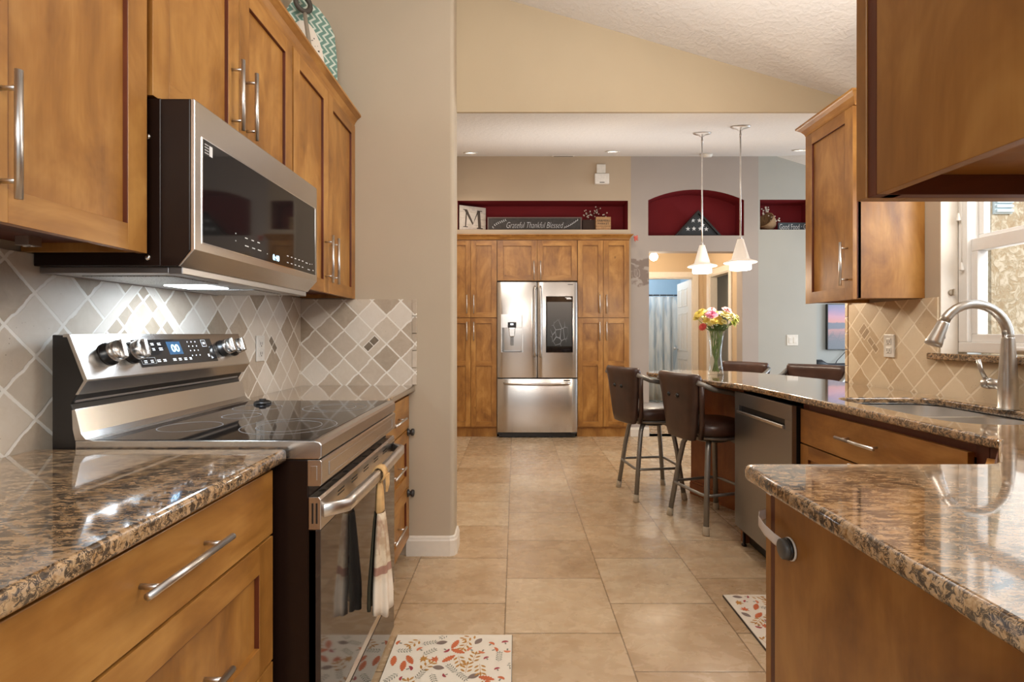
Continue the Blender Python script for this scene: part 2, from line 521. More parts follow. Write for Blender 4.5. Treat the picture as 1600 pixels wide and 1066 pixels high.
class MB:
    def __init__(s, grain='x', xf=None):
        s.bm = bmesh.new()
        s.uvl = s.bm.loops.layers.uv.new('UVMap')
        s.grain = grain
        s.xf = xf or Matrix.Identity(4)
        s.mat = 0

    def _face(s, vs, g, off):
        try:
            f = s.bm.faces.new(vs)
        except ValueError:
            return
        f.material_index = s.mat
        return f

    def add(s, pts, faces, grain=None, smooth=False):
        g = AX[grain or s.grain]
        off = Vector((random.random() * 7, random.random() * 7))
        vs = [s.bm.verts.new(s.xf @ Vector(p)) for p in pts]
        P = [Vector(p) for p in pts]
        for f in faces:
            fc = s._face([vs[i] for i in f], g, off)
            if fc is None:
                continue
            fc.smooth = smooth
            n = Vector((0, 0, 0))
            for i in range(len(f)):
                a, b = P[f[i]], P[f[(i + 1) % len(f)]]
                n += a.cross(b)
            k = max(range(3), key=lambda i: abs(n[i]))
            ax = [i for i in range(3) if i != k]
            if g in ax:
                ua, va = g, [i for i in ax if i != g][0]
            else:
                ua, va = ax
            for lp, i in zip(fc.loops, f):
                lp[s.uvl].uv = (P[i][ua] + off.x, P[i][va] + off.y)
        return vs

    def box(s, x0, x1, y0, y1, z0, z1, grain=None):
        p = [(x, y, z) for x in (x0, x1) for y in (y0, y1) for z in (z0, z1)]
        s.add(p, [(0, 1, 3, 2), (4, 6, 7, 5), (0, 4, 5, 1), (2, 3, 7, 6), (0, 2, 6, 4), (1, 5, 7, 3)], grain)
        return s

    def prism(s, pts, axis, a0, a1, grain=None, smooth=False):
        def mk(p, a):
            return {'x': (a, p[0], p[1]), 'y': (p[0], a, p[1]), 'z': (p[0], p[1], a)}[axis]
        n = len(pts)
        v = [mk(p, a0) for p in pts] + [mk(p, a1) for p in pts]
        f = [tuple(range(n - 1, -1, -1)), tuple(range(n, 2 * n))]
        s.add(v, f + [(i, (i + 1) % n, n + (i + 1) % n, n + i) for i in range(n)], grain, smooth)
        return s

    def loft(s, rings, closed=True, caps=(True, True), grain=None, smooth=True, loop=False):
        n = len(rings[0])
        v = [p for r in rings for p in r]
        f = []
        m = len(rings)
        for k in range(m if loop else m - 1):
            a, b = k * n, ((k + 1) % m) * n
            for i in range(n if closed else n - 1):
                j = (i + 1) % n
                f.append((a + i, a + j, b + j, b + i))
        if not loop:
            if caps[0]:
                f.append(tuple(range(n - 1, -1, -1)))
            if caps[1]:
                f.append(tuple(range((m - 1) * n, m * n)))
        s.add(v, f, grain, smooth)
        return s

    def tube(s, path, r, n=10, loop=False, grain=None, flat=1.0):
        P = [Vector(p) for p in path]
        m = len(P)
        rr = r if isinstance(r, (list, tuple)) else [r] * m
        rings = []
        up = None
        for i in range(m):
            a = P[(i - 1) % m] if (loop or i > 0) else P[i]
            b = P[(i + 1) % m] if (loop or i < m - 1) else P[i]
            t = (b - a).normalized()
            if up is None:
                up = Vector((0, 0, 1)) if abs(t.z) < 0.9 else Vector((1, 0, 0))
            u = (up - t * up.dot(t)).normalized()
            up = u
            w_ = t.cross(u)
            rings.append([tuple(P[i] + u * (math.cos(2 * PI * k / n) * rr[i] * flat) + w_ * (math.sin(2 * PI * k / n) * rr[i])) for k in range(n)])
        s.loft(rings, True, (True, True), grain, True, loop)
        return s

    def lathe(s, prof, n=24, c=(0, 0, 0), axis='z', caps=(True, True), smooth=True):
        def mk(r, h, a):
            p, q = math.cos(a) * r, math.sin(a) * r
            return {'z': (c[0] + p, c[1] + q, c[2] + h), 'x': (c[0] + h, c[1] + p, c[2] + q), 'y': (c[0] + p, c[1] + h, c[2] + q)}[axis]
        s.loft([[mk(r, h, 2 * PI * k / n) for k in range(n)] for r, h in prof], True, caps, None, smooth)
        return s

    def sphere(s, c, r, n=10, sz=1.0):
        return s.lathe([(max(1e-4, math.sin(PI * i / 8) * r), -math.cos(PI * i / 8) * r * sz) for i in range(9)], n, c)

    def ring(s, c, R, r, n=28, axis='z', m=6):
        path = []
        for k in range(n):
            a = 2 * PI * k / n
            p, q = math.cos(a) * R, math.sin(a) * R
            path.append({'z': (c[0] + p, c[1] + q, c[2]), 'x': (c[0], c[1] + p, c[2] + q), 'y': (c[0] + p, c[1], c[2] + q)}[axis])
        return s.tube(path, r, m, True)

    def build(s, name, mats, parent=None, bevel=0.0, smooth=None, kind=None, recalc=True, seg=2, subd=0):
        bm = s.bm
        if recalc:
            bmesh.ops.recalc_face_normals(bm, faces=bm.faces)
        if parent is not None:
            L = root_loc(parent)
            if L.length > 0:
                bmesh.ops.translate(bm, verts=bm.verts, vec=-L)
        me = bpy.data.meshes.new(name)
        bm.to_mesh(me)
        bm.free()
        for x in (mats if isinstance(mats, (list, tuple)) else [mats]):
            me.materials.append(x)
        o = bpy.data.objects.new(name, me)
        COL.objects.link(o)
        if parent is not None:
            o.parent = parent
        if smooth:
            for p in me.polygons:
                p.use_smooth = True
        if bevel:
            b = o.modifiers.new('bevel', 'BEVEL')
            b.width = bevel
            b.segments = seg
            b.limit_method = 'ANGLE'
            b.angle_limit = math.radians(50)
            b.harden_normals = False
        if subd:
            q = o.modifiers.new('subd', 'SUBSURF')
            q.levels = subd
            q.render_levels = subd
        if kind:
            o['kind'] = kind
        return o


def mesh_from_curve(cu):
    o = bpy.data.objects.new('tmp', cu)
    COL.objects.link(o)
    dg = bpy.context.evaluated_depsgraph_get()
    dg.update()
    me = bpy.data.meshes.new_from_object(o.evaluated_get(dg))
    bpy.data.objects.remove(o)
    return me


def plate(mb, outline, holes, th, bevel=0.0, bres=2, smooth=False):
    """2D outline with holes, thickness th, mapped by mb.xf (local x, y in the plane, z from 0 to th)"""
    cu = bpy.data.curves.new('tmp', 'CURVE')
    cu.dimensions = '2D'
    cu.fill_mode = 'BOTH'
    cu.extrude = th / 2 - bevel
    cu.bevel_depth = bevel
    cu.bevel_resolution = bres
    cu.offset = -bevel
    for poly in [outline] + list(holes):
        sp = cu.splines.new('POLY')
        sp.points.add(len(poly) - 1)
        for q, p in zip(sp.points, poly):
            q.co = (p[0], p[1], 0, 1)
        sp.use_cyclic_u = True
    me = mesh_from_curve(cu)
    bpy.data.curves.remove(cu)
    mb.add([(v.co.x, v.co.y, v.co.z + th / 2) for v in me.vertices], [tuple(p.vertices) for p in me.polygons], smooth=smooth)
    bmesh.ops.remove_doubles(mb.bm, verts=mb.bm.verts, dist=1e-5)
    bpy.data.meshes.remove(me)
    return mb


def text(name, s, size, mat, parent, xf, depth=0.0008, shear=0.0, align='CENTER', sx=1.0, offset=0.0):
    cu = bpy.data.curves.new('tmp', 'FONT')
    cu.body = s
    cu.size = size
    cu.extrude = depth
    cu.shear = shear
    cu.offset = offset
    cu.align_x = align
    cu.align_y = 'CENTER'
    cu.resolution_u = 3
    me = mesh_from_curve(cu)
    bpy.data.curves.remove(cu)
    mb = MB(xf=xf)
    mb.add([(v.co.x * sx, v.co.y, v.co.z + depth) for v in me.vertices], [tuple(p.vertices) for p in me.polygons])
    bpy.data.meshes.remove(me)
    return mb.build(name, mat, parent, recalc=False)


def tag(o, label, cat, group=None):
    o['label'] = label
    o['category'] = cat
    if group:
        o['group'] = group
    return o


def thing(name, label, cat, loc=(0, 0, 0), group=None):
    o = bpy.data.objects.new(name, None)
    o.empty_display_size = 0.1
    COL.objects.link(o)
    o.location = loc
    ROOT[o.name] = Vector(loc)
    return tag(o, label, cat, group)


def dup(o, parent=None):
    c = o.copy()
    COL.objects.link(c)
    c.parent = parent
    for ch in list(o.children):
        dup(ch, c)
    return c


def struct(o):
    o['kind'] = 'structure'
    return o


def frame(ox, oy, wx, wy, nx, ny):
    """local x -> (wx, wy), local y (outward) -> (nx, ny), local z up"""
    return Matrix(((wx, nx, 0, ox), (wy, ny, 0, oy), (0, 0, 1, 0), (0, 0, 0, 1)))


def door(mb, x0, x1, z0, z1, y0=0.0, th=0.02, s=0.058, mids=()):
    mb.box(x0, x0 + s, y0, y0 + th, z0, z1, 'z')
    mb.box(x1 - s, x1, y0, y0 + th, z0, z1, 'z')
    zs = [z0] + [z for m_ in mids for z in (m_ - s / 2, m_ + s / 2)] + [z1]
    rails = [(z0, z0 + s)] + [(m_ - s / 2, m_ + s / 2) for m_ in mids] + [(z1 - s, z1)]
    for a, b in rails:
        mb.box(x0 + s, x1 - s, y0, y0 + th, a, b, 'x')
    for (a, b), (c, d) in zip(rails[:-1], rails[1:]):
        mb.box(x0 + s - 0.004, x1 - s + 0.004, y0 + 0.001, y0 + th - 0.011, b - 0.004, c + 0.004, 'z')
    # dark strips paint the shade on the sides and top of each panel recess
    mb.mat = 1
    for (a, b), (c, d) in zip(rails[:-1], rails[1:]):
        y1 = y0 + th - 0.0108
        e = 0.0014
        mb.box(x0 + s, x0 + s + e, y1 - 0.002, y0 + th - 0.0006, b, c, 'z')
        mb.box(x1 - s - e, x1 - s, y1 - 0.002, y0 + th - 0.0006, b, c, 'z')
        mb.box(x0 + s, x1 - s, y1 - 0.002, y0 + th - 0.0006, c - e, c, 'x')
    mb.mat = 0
    return mb


def pull(mb, cx, cz, L, vertical, y0, r=0.0062, out=0.034):
    if vertical:
        a, b = (cx, y0 + out, cz - L / 2), (cx, y0 + out, cz + L / 2)
        q = [(cx, cz - L * 0.36), (cx, cz + L * 0.36)]
    else:
        a, b = (cx - L / 2, y0 + out, cz), (cx + L / 2, y0 + out, cz)
        q = [(cx - L * 0.36, cz), (cx + L * 0.36, cz)]
    mb.tube([a, b], r, 12)
    for x, z in q:
        mb.tube([(x, y0 - 0.001, z), (x, y0 + out, z)], r * 0.72, 8)
    return mb


def add_door(root, F, x0, x1, z0, z1, y0=0.0, mids=(), hx=None, hz=None, L=0.215, name='door', hv=True, s=0.058):
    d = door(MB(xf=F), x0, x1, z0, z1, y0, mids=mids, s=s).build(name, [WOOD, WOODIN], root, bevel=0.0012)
    if hx is not None:
        pull(MB(xf=F), hx, hz, L, hv, y0 + 0.02).build('handle', NICKEL, d)
    return d


def add_slab(root, F, x0, x1, z0, z1, y0=0.0, hx=None, hz=None, L=0.215):
    d = MB(xf=F).box(x0, x1, y0, y0 + 0.02, z0, z1, 'x').build('drawer', [WOOD, WOODIN], root, bevel=0.0015)
    if hx is not None:
        pull(MB(xf=F), hx, hz, L, False, y0 + 0.02).build('handle', NICKEL, d)
    return d


def rrect(cx, cy, w_, h_, r, n=6):
    out = []
    for sx, sy, a0 in ((1, 1, 0), (-1, 1, 90), (-1, -1, 180), (1, -1, 270)):
        for k in range(n + 1):
            a = math.radians(a0 + 90 * k / n)
            out.append((cx + sx * (w_ / 2 - r) + math.cos(a) * r, cy + sy * (h_ / 2 - r) + math.sin(a) * r))
    return out


def P(u, v, Y):
    return ((u - 805.0) * Y / 800.0, Y, CAMH - (v - 522.0) * Y / 800.0)


# ================================================================== SETTING
XL, XR, YE, YB = -1.16, 1.90, 2.754, 5.95
CS = -0.2917


def ck(x):
    return 3.060 + CS * x      # kitchen vault height


mb = MB()
mb.box(-1.4, 7.0, -2.6, 10.2, -0.05, 0.0)
struct(mb.build('floor', FLOOR))
struct(MB().box(-1.28, XL, -0.3, YE + 0.001, 0, 3.55).build('wall_left', WALLTAN))
# end wall block with rounded corner
mb = MB()
pts = [(-1.28, YE), (-0.352, YE)] + [(-0.352 + 0.022 * math.sin(a), YE + 0.022 - 0.022 * math.cos(a)) for a in [k * PI / 12 for k in range(7)]] + \
      [(-0.33, 2.90), (-1.28, 2.90)]
mb.prism(pts, 'z', 0, 3.55)
struct(mb.build('wall_end', WALLTAN))
# header above the wide opening, under the vault
mb = MB()
zz = lambda x: ck(x) + 0.02
YH, ZH = 2.882, 2.44
mb.add([(-0.34, YH, ZH), (2.02, YH, ZH), (2.02, YH, zz(2.02)), (-0.34, YH, zz(-0.34)),
        (-0.34, 2.90, ZH), (2.02, 2.90, ZH), (2.02, 2.90, zz(2.02)), (-0.34, 2.90, zz(-0.34))],
       [(0, 1, 2, 3), (7, 6, 5, 4), (0, 4, 5, 1), (3, 2, 6, 7), (1, 5, 6, 2), (0, 3, 7, 4)])
struct(mb.build('wall_header', WALLHEAD))
mb = MB()
mb.add([(-1.3, -0.3, ck(-1.3)), (2.1, -0.3, ck(2.1)), (2.1, 2.884, ck(2.1)), (-1.3, 2.884, ck(-1.3)),
        (-1.3, -0.3, ck(-1.3) + .08), (2.1, -0.3, ck(2.1) + .08), (2.1, 2.884, ck(2.1) + .08), (-1.3, 2.884, ck(-1.3) + .08)],
       [(0, 3, 2, 1), (4, 5, 6, 7), (0, 1, 5, 4), (2, 3, 7, 6), (1, 2, 6, 5), (0, 4, 7, 3)])
struct(mb.build('ceiling', CEIL))

# right wall with the window opening; local x = Y, y = Z
WY0, WY1, WZ0, WZ1 = 1.08, 2.288, 1.075, 2.06
XFR = Matrix(((0, 0, 1, XR), (1, 0, 0, 0), (0, 1, 0, 0), (0, 0, 0, 1)))
mb = MB(xf=XFR)
plate(mb, [(-0.3, 0), (2.93, 0), (2.93, 2.6), (-0.3, 2.6)], [[(WY0, WZ0), (WY1, WZ0), (WY1, WZ1), (WY0, WZ1)]], 0.12)
struct(mb.build('wall_right', WALLTAN))
struct(MB().box(0.55, XR, 0.28, 0.395, 0, ck(0.55) + 0.05).build('wall_partition', WALLTAN))
# dining room
struct(MB().box(-0.97, -0.85, 2.90, YB + 0.35, 0, 3.5).build('wall_dining_left', WALLBEIGE))


def wall_back(name, x0, x1, mat, holes, top=3.5):
    xf = Matrix(((1, 0, 0, 0), (0, 0, 1, YB), (0, 1, 0, 0), (0, 0, 0, 1)))
    m_ = MB(xf=xf)
    out = [(x0, 0), (x1, 0), (x1, top), (x0, top)]
    plate(m_, out, holes, 0.15)
    return struct(m_.build(name, mat))


def niche(name, x0, x1, z0, z1, depth, arch=None, y0=YB):
    """a red lined recess, open to the room; arch = apex height"""
    prof = [(x0, z0), (x1, z0), (x1, z1)]
    if arch:
        cx, hw, h = (x0 + x1) / 2, (x1 - x0) / 2, arch - z1
        R = (hw * hw + h * h) / (2 * h)
        a = math.asin(hw / R)
        prof += [(cx + R * math.sin(a - 2 * a * k / 16), arch - R + R * math.cos(a - 2 * a * k / 16)) for k in range(1, 16)]
    prof += [(x0, z1)]
    n = len(prof)
    m_ = MB()
    m_.add([(p[0], y0, p[1]) for p in prof] + [(p[0], YB + depth, p[1]) for p in prof],
           [(i, (i + 1) % n, n + (i + 1) % n, n + i) for i in range(n)] + [tuple(range(n, 2 * n))])
    struct(m_.build(name, WALLRED, recalc=False))
    cx, cz = (x0 + x1) / 2, (z0 + z1) / 2
    return [(p[0] + (.0012 if p[0] > cx else -.0012), p[1] + (.0012 if p[1] > cz else -.0012)) for p in prof]


NA = niche('wall_niche_shelf', -0.669, 1.309, 2.404, 2.738, 0.26)
NB = niche('wall_niche_arch', 1.547, 2.658, 2.335, 2.745, 0.24, arch=2.868)
NC = niche('wall_niche_far', 2.845, 3.47, 2.404, 2.75, 0.26)
wall_back('wall_back', -0.86, 1.345, WALLBEIGE, [NA, [(-0.85, -0.01), (1.322, -0.01), (1.322, 2.336), (-0.85, 2.336)]])
DX0, DX1, DZ = 1.554, 2.64, 2.15
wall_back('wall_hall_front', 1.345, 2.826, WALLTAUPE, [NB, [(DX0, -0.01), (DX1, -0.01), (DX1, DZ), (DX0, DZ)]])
wall_back('wall_far', 2.826, 3.50, WALLGREY, [NC])
struct(MB().box(3.475, 3.50, YB + 0.15, 7.0, 0, 3.4).build('wall_jog', WALLGREY))
struct(MB().box(3.30, 7.0, 7.0, 7.1, 0, 3.4).build('wall_tv', WALLGREY))
# dining ceiling: rises away from the header, hips down to the right
zA = lambda y: 2.442 + 0.2656 * (y - 2.89)
mb = MB()
mb.add([(-1.3, 2.888, zA(2.888)), (5.85, 2.888, zA(2.888)), (3.02, YB + .02, zA(YB + .02)), (-1.3, YB + .02, zA(YB + .02)),
        (7.0, 2.888, 2.03), (7.0, 7.1, 2.05), (3.02, 7.1, 3.25)],
       [(3, 2, 1, 0), (1, 2, 4), (2, 6, 5, 4)])
struct(mb.build('ceiling_dining', CEIL, recalc=False))
# hall and bathroom
HZ = 2.46
HY = 7.64
struct(MB().box(1.34, 2.95, YB + .26, HY + 0.1, HZ, HZ + .05).build('ceiling_hall', CEIL))
struct(MB().box(1.34, 1.43, YB + .15, HY, 0, HZ).build('wall_hall_left', WALLHALL))
# hall end wall with the bathroom doorway (x 1.85..2.645)
BX0, BX1, BZ = 1.86, 2.645, 2.03
xf = Matrix(((1, 0, 0, 0), (0, 0, 1, HY), (0, 1, 0, 0), (0, 0, 0, 1)))
struct(plate(MB(xf=xf), [(1.34, 0), (2.90, 0), (2.90, HZ), (1.34, HZ)], [[(BX0, -.01), (BX1, -.01), (BX1, BZ), (BX0, BZ)]], 0.10).build('wall_hall_end', WALLHALL))


def casing(name, xf, x0, x1, z1, wd=0.085):
    m_ = MB(xf=xf)
    m_.box(x0 - wd, x0, 0, 0.018, 0, z1 + wd, 'z')
    m_.box(x1, x1 + wd, 0, 0.018, 0, z1 + wd, 'z')
    m_.box(x0, x1, 0, 0.018, z1, z1 + wd, 'x')
    # jamb lining
    m_.box(x0, x0 + 0.015, -0.10, 0.004, 0, z1, 'z')
    m_.box(x1 - 0.015, x1, -0.10, 0.004, 0, z1, 'z')
    m_.box(x0 + 0.015, x1 - 0.015, -0.10, 0.004, z1 - 0.015, z1, 'x')
    return struct(m_.build(name, WHITETRIM, bevel=0.003))


casing('trim_1', frame(0, HY, 1, 0, 0, -1), BX0, BX1, BZ)
# hall right wall X = 2.80 with a doorway (Y 6.69..7.33)
xf = Matrix(((0, 0, 1, 2.80), (1, 0, 0, 0), (0, 1, 0, 0), (0, 0, 0, 1)))
struct(plate(MB(xf=xf), [(YB + .265, 0), (HY, 0), (HY, HZ), (YB + .265, HZ)], [[(6.69, -.01), (7.36, -.01), (7.36, 2.02), (6.69, 2.02)]], 0.10).build('wall_hall_right', WALLHALL))
casing('trim_2', frame(2.80, 0, 0, 1, -1, 0), 6.69, 7.36, 2.02)
struct(MB().box(2.90, 3.40, 7.45, 7.5, 0, HZ).box(3.35, 3.40, 6.26, 7.45, 0, HZ).box(2.90, 3.40, 6.22, 6.26, 0, HZ).build('wall_closet', WALLGREY))
# bathroom shell
struct(MB().box(0.9, 3.3, 9.9, 10.0, 0, 2.6).box(3.2, 3.3, HY + .1, 9.9, 0, 2.6).box(0.9, 1.0, HY + .1, 9.9, 0, 2.6).build('wall_bathroom', WALLBLUE))
struct(MB().box(0.9, 3.3, HY + .1, 10.0, 2.6, 2.65).build('ceiling_bathroom', CEIL))
# open six panel door, hinged at the right jamb
t = struct(thing('door_1', '', '', (2.63, HY + 0.10, 0)))
del t['label'], t['category']
mb = MB(grain='z')
Wd, Hd = 0.74, 2.01
mb.box(0, Wd, -0.018, 0.0, 0.01, Hd)
for (a, b, c, d) in [(0.10, 0.33, 1.62, 1.90), (0.41, 0.64, 1.62, 1.90), (0.10, 0.33, 0.92, 1.52), (0.41, 0.64, 0.92, 1.52), (0.10, 0.33, 0.15, 0.80), (0.41, 0.64, 0.15, 0.80)]:
    for (e, f, g_, h) in [(a, b, c, c + .018), (a, b, d - .018, d), (a, a + .018, c, d), (b - .018, b, c, d)]:
        mb.box(e, f, 0.0, 0.006, g_, h)
    mb.box(a + 0.04, b - 0.04, 0.0, 0.004, c + 0.04, d - 0.04)
ang = math.radians(86)
mb.bm.verts.ensure_lookup_table()
R4 = Matrix.Rotation(ang, 4, 'Z')
for v in mb.bm.verts:
    v.co = R4 @ v.co
dl = mb.build('door_leaf', WHITETRIM, bevel=0.002)
dl.parent = t
mb = MB()
mb.lathe([(0.024, 0), (0.024, 0.008), (0.01, 0.01), (0.01, 0.035), (0.026, 0.045), (0.026, 0.065), (0.012, 0.072)], 14, (0.68, 0, 0.95), 'y')
for v in mb.bm.verts:
    v.co = R4 @ v.co
k = mb.build('door_knob', NICKEL)
k.parent = dl
mb = MB()
for z in (0.25, 1.05, 1.78):
    mb.box(-0.012, 0.03, -0.024, -0.016, z, z + 0.09)
k = mb.build('hinge', NICKEL)
for v in k.data.vertices:
    v.co = R4 @ v.co
k.parent = dl

# baseboards
def baseboard(name, pts, h=0.105, th=0.016):
    """pts: a polyline on the floor; the board's face lies th to the right of its direction"""
    m_ = MB(grain='x')
    prof = [(0, 0), (th, 0), (th, h * 0.78), (th * 0.75, h * 0.84), (th * 0.6, h * 0.95), (th * 0.3, h), (0, h)]
    V2 = [Vector((p[0], p[1])) for p in pts]
    rings = []
    for i, p in enumerate(V2):
        d0 = (p - V2[i - 1]).normalized() if i else (V2[1] - V2[0]).normalized()
        d1 = (V2[i + 1] - p).normalized() if i < len(V2) - 1 else d0
        n0, n1 = Vector((d0.y, -d0.x)), Vector((d1.y, -d1.x))
        nn = (n0 + n1)
        nn = nn / (nn.length_squared / 2) if nn.length > 0.1 else n0
        rings.append([(p.x + nn.x * a, p.y + nn.y * a, b) for a, b in prof])
    m_.loft(rings, True, (True, True), smooth=False)
    return struct(m_.build(name, WHITETRIM))


baseboard('baseboard_end', [(-0.584, YE), (-0.352, YE), (-0.337, YE + 0.007), (-0.33, YE + 0.022), (-0.33, 2.90)])
baseboard('baseboard_hall', [(1.335, YB), (DX0, YB)])
baseboard('baseboard_far', [(DX1, YB), (3.50, YB)])
baseboard('baseboard_tv', [(3.50, 7.0), (7.0, 7.0)])

# backsplashes
struct(MB().box(XL, XL + 0.010, 0.2, YE, 0.9, 1.381).build('trim_3', TILE_L))
struct(MB().box(XL + 0.010, -0.553, YE - 0.010, YE, 0.9, 1.376).build('trim_4', TILE_E))
mb = MB()
for k in range(5):
    mb.box(-0.553, -0.528, YE - 0.013, YE, 0.917 + k * 0.0925, 0.917 + k * 0.0925 + 0.0895)
struct(mb.build('trim_5', TILE_E, bevel=0.003))
xf = Matrix(((0, 0, -1, XR), (1, 0, 0, 0), (0, 1, 0, 0), (0, 0, 0, 1)))
struct(plate(MB(xf=xf), [(0.42, 0.9), (2.905, 0.9), (2.905, 1.355), (2.292, 1.355), (2.292, 1.074), (0.42, 1.074)], [], 0.010).build('trim_6', TILE_R))
mb = MB(xf=None)
for k in range(5):
    mb.box(XR - 0.014, XR, 2.905, 2.93, 0.917 + k * 0.0925, 0.917 + k * 0.0925 + 0.09)
struct(mb.build('trim_7', TILE_R, bevel=0.003))

# window
XW = 2.005
t = struct(thing('window_1', '', '', (XW, 1.68, WZ0)))
del t['label'], t['category']
FRX = frame(XW, 0, 0, 1, -1, 0)
WHITEW = plain('white_window_vinyl', srgb(232, 230, 226), 0.3, var=0.015)
mb = MB(xf=FRX)
y0, y1, z0, z1 = WY0 + .005, WY1 - .005, WZ0 + .034, WZ1 - .005
for a, b, c, d in [(y0, y1, z0, z0 + .045), (y0, y1, z1 - .045, z1), (y0, y0 + .045, z0 + .045, z1 - .045), (y1 - .045, y1, z0 + .045, z1 - .045)]:
    mb.box(a, b, -0.05, 0.03, c, d)
mb.build('window_frame', WHITEW, t, bevel=0.003)
mb = MB(xf=FRX)
zm = 1.575
for a, b, c, d in [(y0 + .045, y1 - .045, z0 + .045, z0 + .08), (y0 + .045, y1 - .045, zm - .025, zm + .03), (y0 + .045, y0 + .075, z0 + .08, zm - .025), (y1 - .075, y1 - .045, z0 + .08, zm - .025)]:
    mb.box(a, b, -0.035, 0.012, c, d)
sash = mb.build('lower_sash', WHITEW, t, bevel=0.003)
mb = MB(xf=FRX)
for a, b, c, d in [(y0 + .045, y1 - .045, zm + .032, zm + .05), (y0 + .045, y1 - .045, z1 - .075, z1 - .045), (y0 + .045, y0 + .07, zm + .05, z1 - .075), (y1 - .07, y1 - .045, zm + .05, z1 - .075)]:
    mb.box(a, b, -0.05, -0.02, c, d)
mb.build('upper_sash', WHITEW, t, bevel=0.003)
MB(xf=FRX).box(y0 + .07, y1 - .07, -0.016, -0.012, z0 + .078, zm - .02).build('pane', PANE, t)
MB(xf=FRX).box(y0 + .065, y1 - .065, -0.038, -0.034, zm + .045, z1 - .07).build('pane', PANE, t)
mb = MB(xf=FRX)
mb.box(1.86, 2.07, 0.028, 0.05, z0 + .012, z0 + .03)
mb.build('sash_latch', WHITEW, t, bevel=0.006)
mb = MB()
mb.box(XR - .001, XR + .075, WY1 - .004, WY1 + .0, WZ0 + .03, WZ1)
mb.box(XR - .001, XR + .075, WY0, WY0 + .004, WZ0 + .03, WZ1)
mb.box(XR - .001, XR + .075, WY0 + .004, WY1 - .004, WZ1 - .004, WZ1)
struct(mb.build('trim_8', WHITETRIM))
# exterior
STUCCO = M('tan_stucco')
_p = STUCCO.pos()
_h = STUCCO.noise(STUCCO.scale(_p, 1, 1, 0.8), 26.0, 4.0, 0.6, 1.4)
STUCCO.set(STUCCO.ramp(_h, [(0.35, srgb(178, 156, 126)), (0.5, srgb(204, 188, 160)), (0.62, srgb(222, 211, 190))]), 0.9)
STUCCO.bump(STUCCO.mapr(_h, 0.44, 0.56), 0.5, 0.012)
STUCCO = STUCCO.m
struct(MB().box(2.585, 2.85, 2.78, 2.93, -0.05, 3.0).build('wall_exterior', STUCCO))
struct(MB().box(2.02, 2.585, 2.84, 2.93, -0.05, 3.0).build('wall_exterior_trim', plain('pale_stucco', srgb(214, 226, 234), 0.8)))
LOUV = plain('white_louver', srgb(214, 232, 240), 0.5)
t = thing('louver_vent', 'white slatted louver vent high on the tan stucco wall outside the window', 'vent', (2.66, 2.78, 1.84))
MB().box(2.59, 2.685, 2.765, 2.779, 1.84, 2.02).build('backing', LOUV, t)
for k in range(7):
    MB().box(2.592, 2.683, 2.752, 2.766, 1.846 + k * .0245, 1.846 + k * .0245 + .016).build('slat', LOUV, t, bevel=0.002)
# ================================================================== LEFT SIDE OF THE KITCHEN
FL = frame(-0.88, 0, 0, 1, 1, 0)          # left uppers: face frame plane X=-0.88, doors reach -0.86
UZ0, UZ1 = 1.382, 2.305


def upper_box(root, y0, y1, z0, z1):
    m_ = MB(grain='z')
    m_.box(XL + .011, -0.88, y0, y0 + .016, z0, z1)
    m_.box(XL + .011, -0.88, y1 - .016, y1, z0, z1)
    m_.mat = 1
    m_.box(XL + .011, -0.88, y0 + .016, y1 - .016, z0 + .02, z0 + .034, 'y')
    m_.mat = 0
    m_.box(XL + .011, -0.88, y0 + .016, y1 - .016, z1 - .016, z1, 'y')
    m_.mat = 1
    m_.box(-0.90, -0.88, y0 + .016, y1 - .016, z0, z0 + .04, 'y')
    m_.mat = 0
    m_.box(XL + .0115, XL + .02, y0 + .016, y1 - .016, z0 + .034, z1 - .016)
    return m_.build('carcass', [WOOD, WOODIN], root)


t = thing('wall_cabinet', 'honey maple wall cabinet left of the microwave, long bar pull in view', 'cabinet', (-1.0, 0.8, UZ0), 'honey maple wall cabinets')
upper_box(t, 0.41, 1.206, UZ0, UZ1)
add_door(t, FL, 0.413, 0.806, UZ0 - .004, UZ1, hx=0.76, hz=1.522, L=0.215)
add_door(t, FL, 0.810, 1.196, UZ0 - .004, UZ1, hx=0.852, hz=1.522, L=0.215)
mb = MB()
mb.box(-1.075, -1.045, 1.10, 1.13, UZ0 - .0, UZ0 + .0215).lathe([(.004, 0), (.004, .002)], 8, (-1.068, 1.115, UZ0 - .002)).lathe([(.004, 0), (.004, .002)], 8, (-1.052, 1.115, UZ0 - .002))
mb.build('mounting_clip', NICKEL, t)

t = thing('wall_cabinet', 'short two door honey maple wall cabinet directly above the microwave', 'cabinet', (-1.0, 1.6, 1.76), 'honey maple wall cabinets')
upper_box(t, 1.212, 1.979, 1.757, UZ1)
add_door(t, FL, 1.215, 1.594, 1.757, UZ1, hx=1.555, hz=1.915, L=0.215)
add_door(t, FL, 1.598, 1.976, 1.757, UZ1, hx=1.637, hz=1.915, L=0.215)

t = thing('wall_cabinet', 'tall honey maple wall cabinet between the microwave and the end wall', 'cabinet', (-1.0, 2.36, UZ0), 'honey maple wall cabinets')
upper_box(t, 1.985, 2.752, UZ0, UZ1)
add_door(t, FL, 1.988, 2.358, UZ0 - .004, UZ1, hx=2.322, hz=1.53, L=0.215)
add_door(t, FL, 2.362, 2.750, UZ0 - .004, UZ1, hx=2.398, hz=1.53, L=0.215)


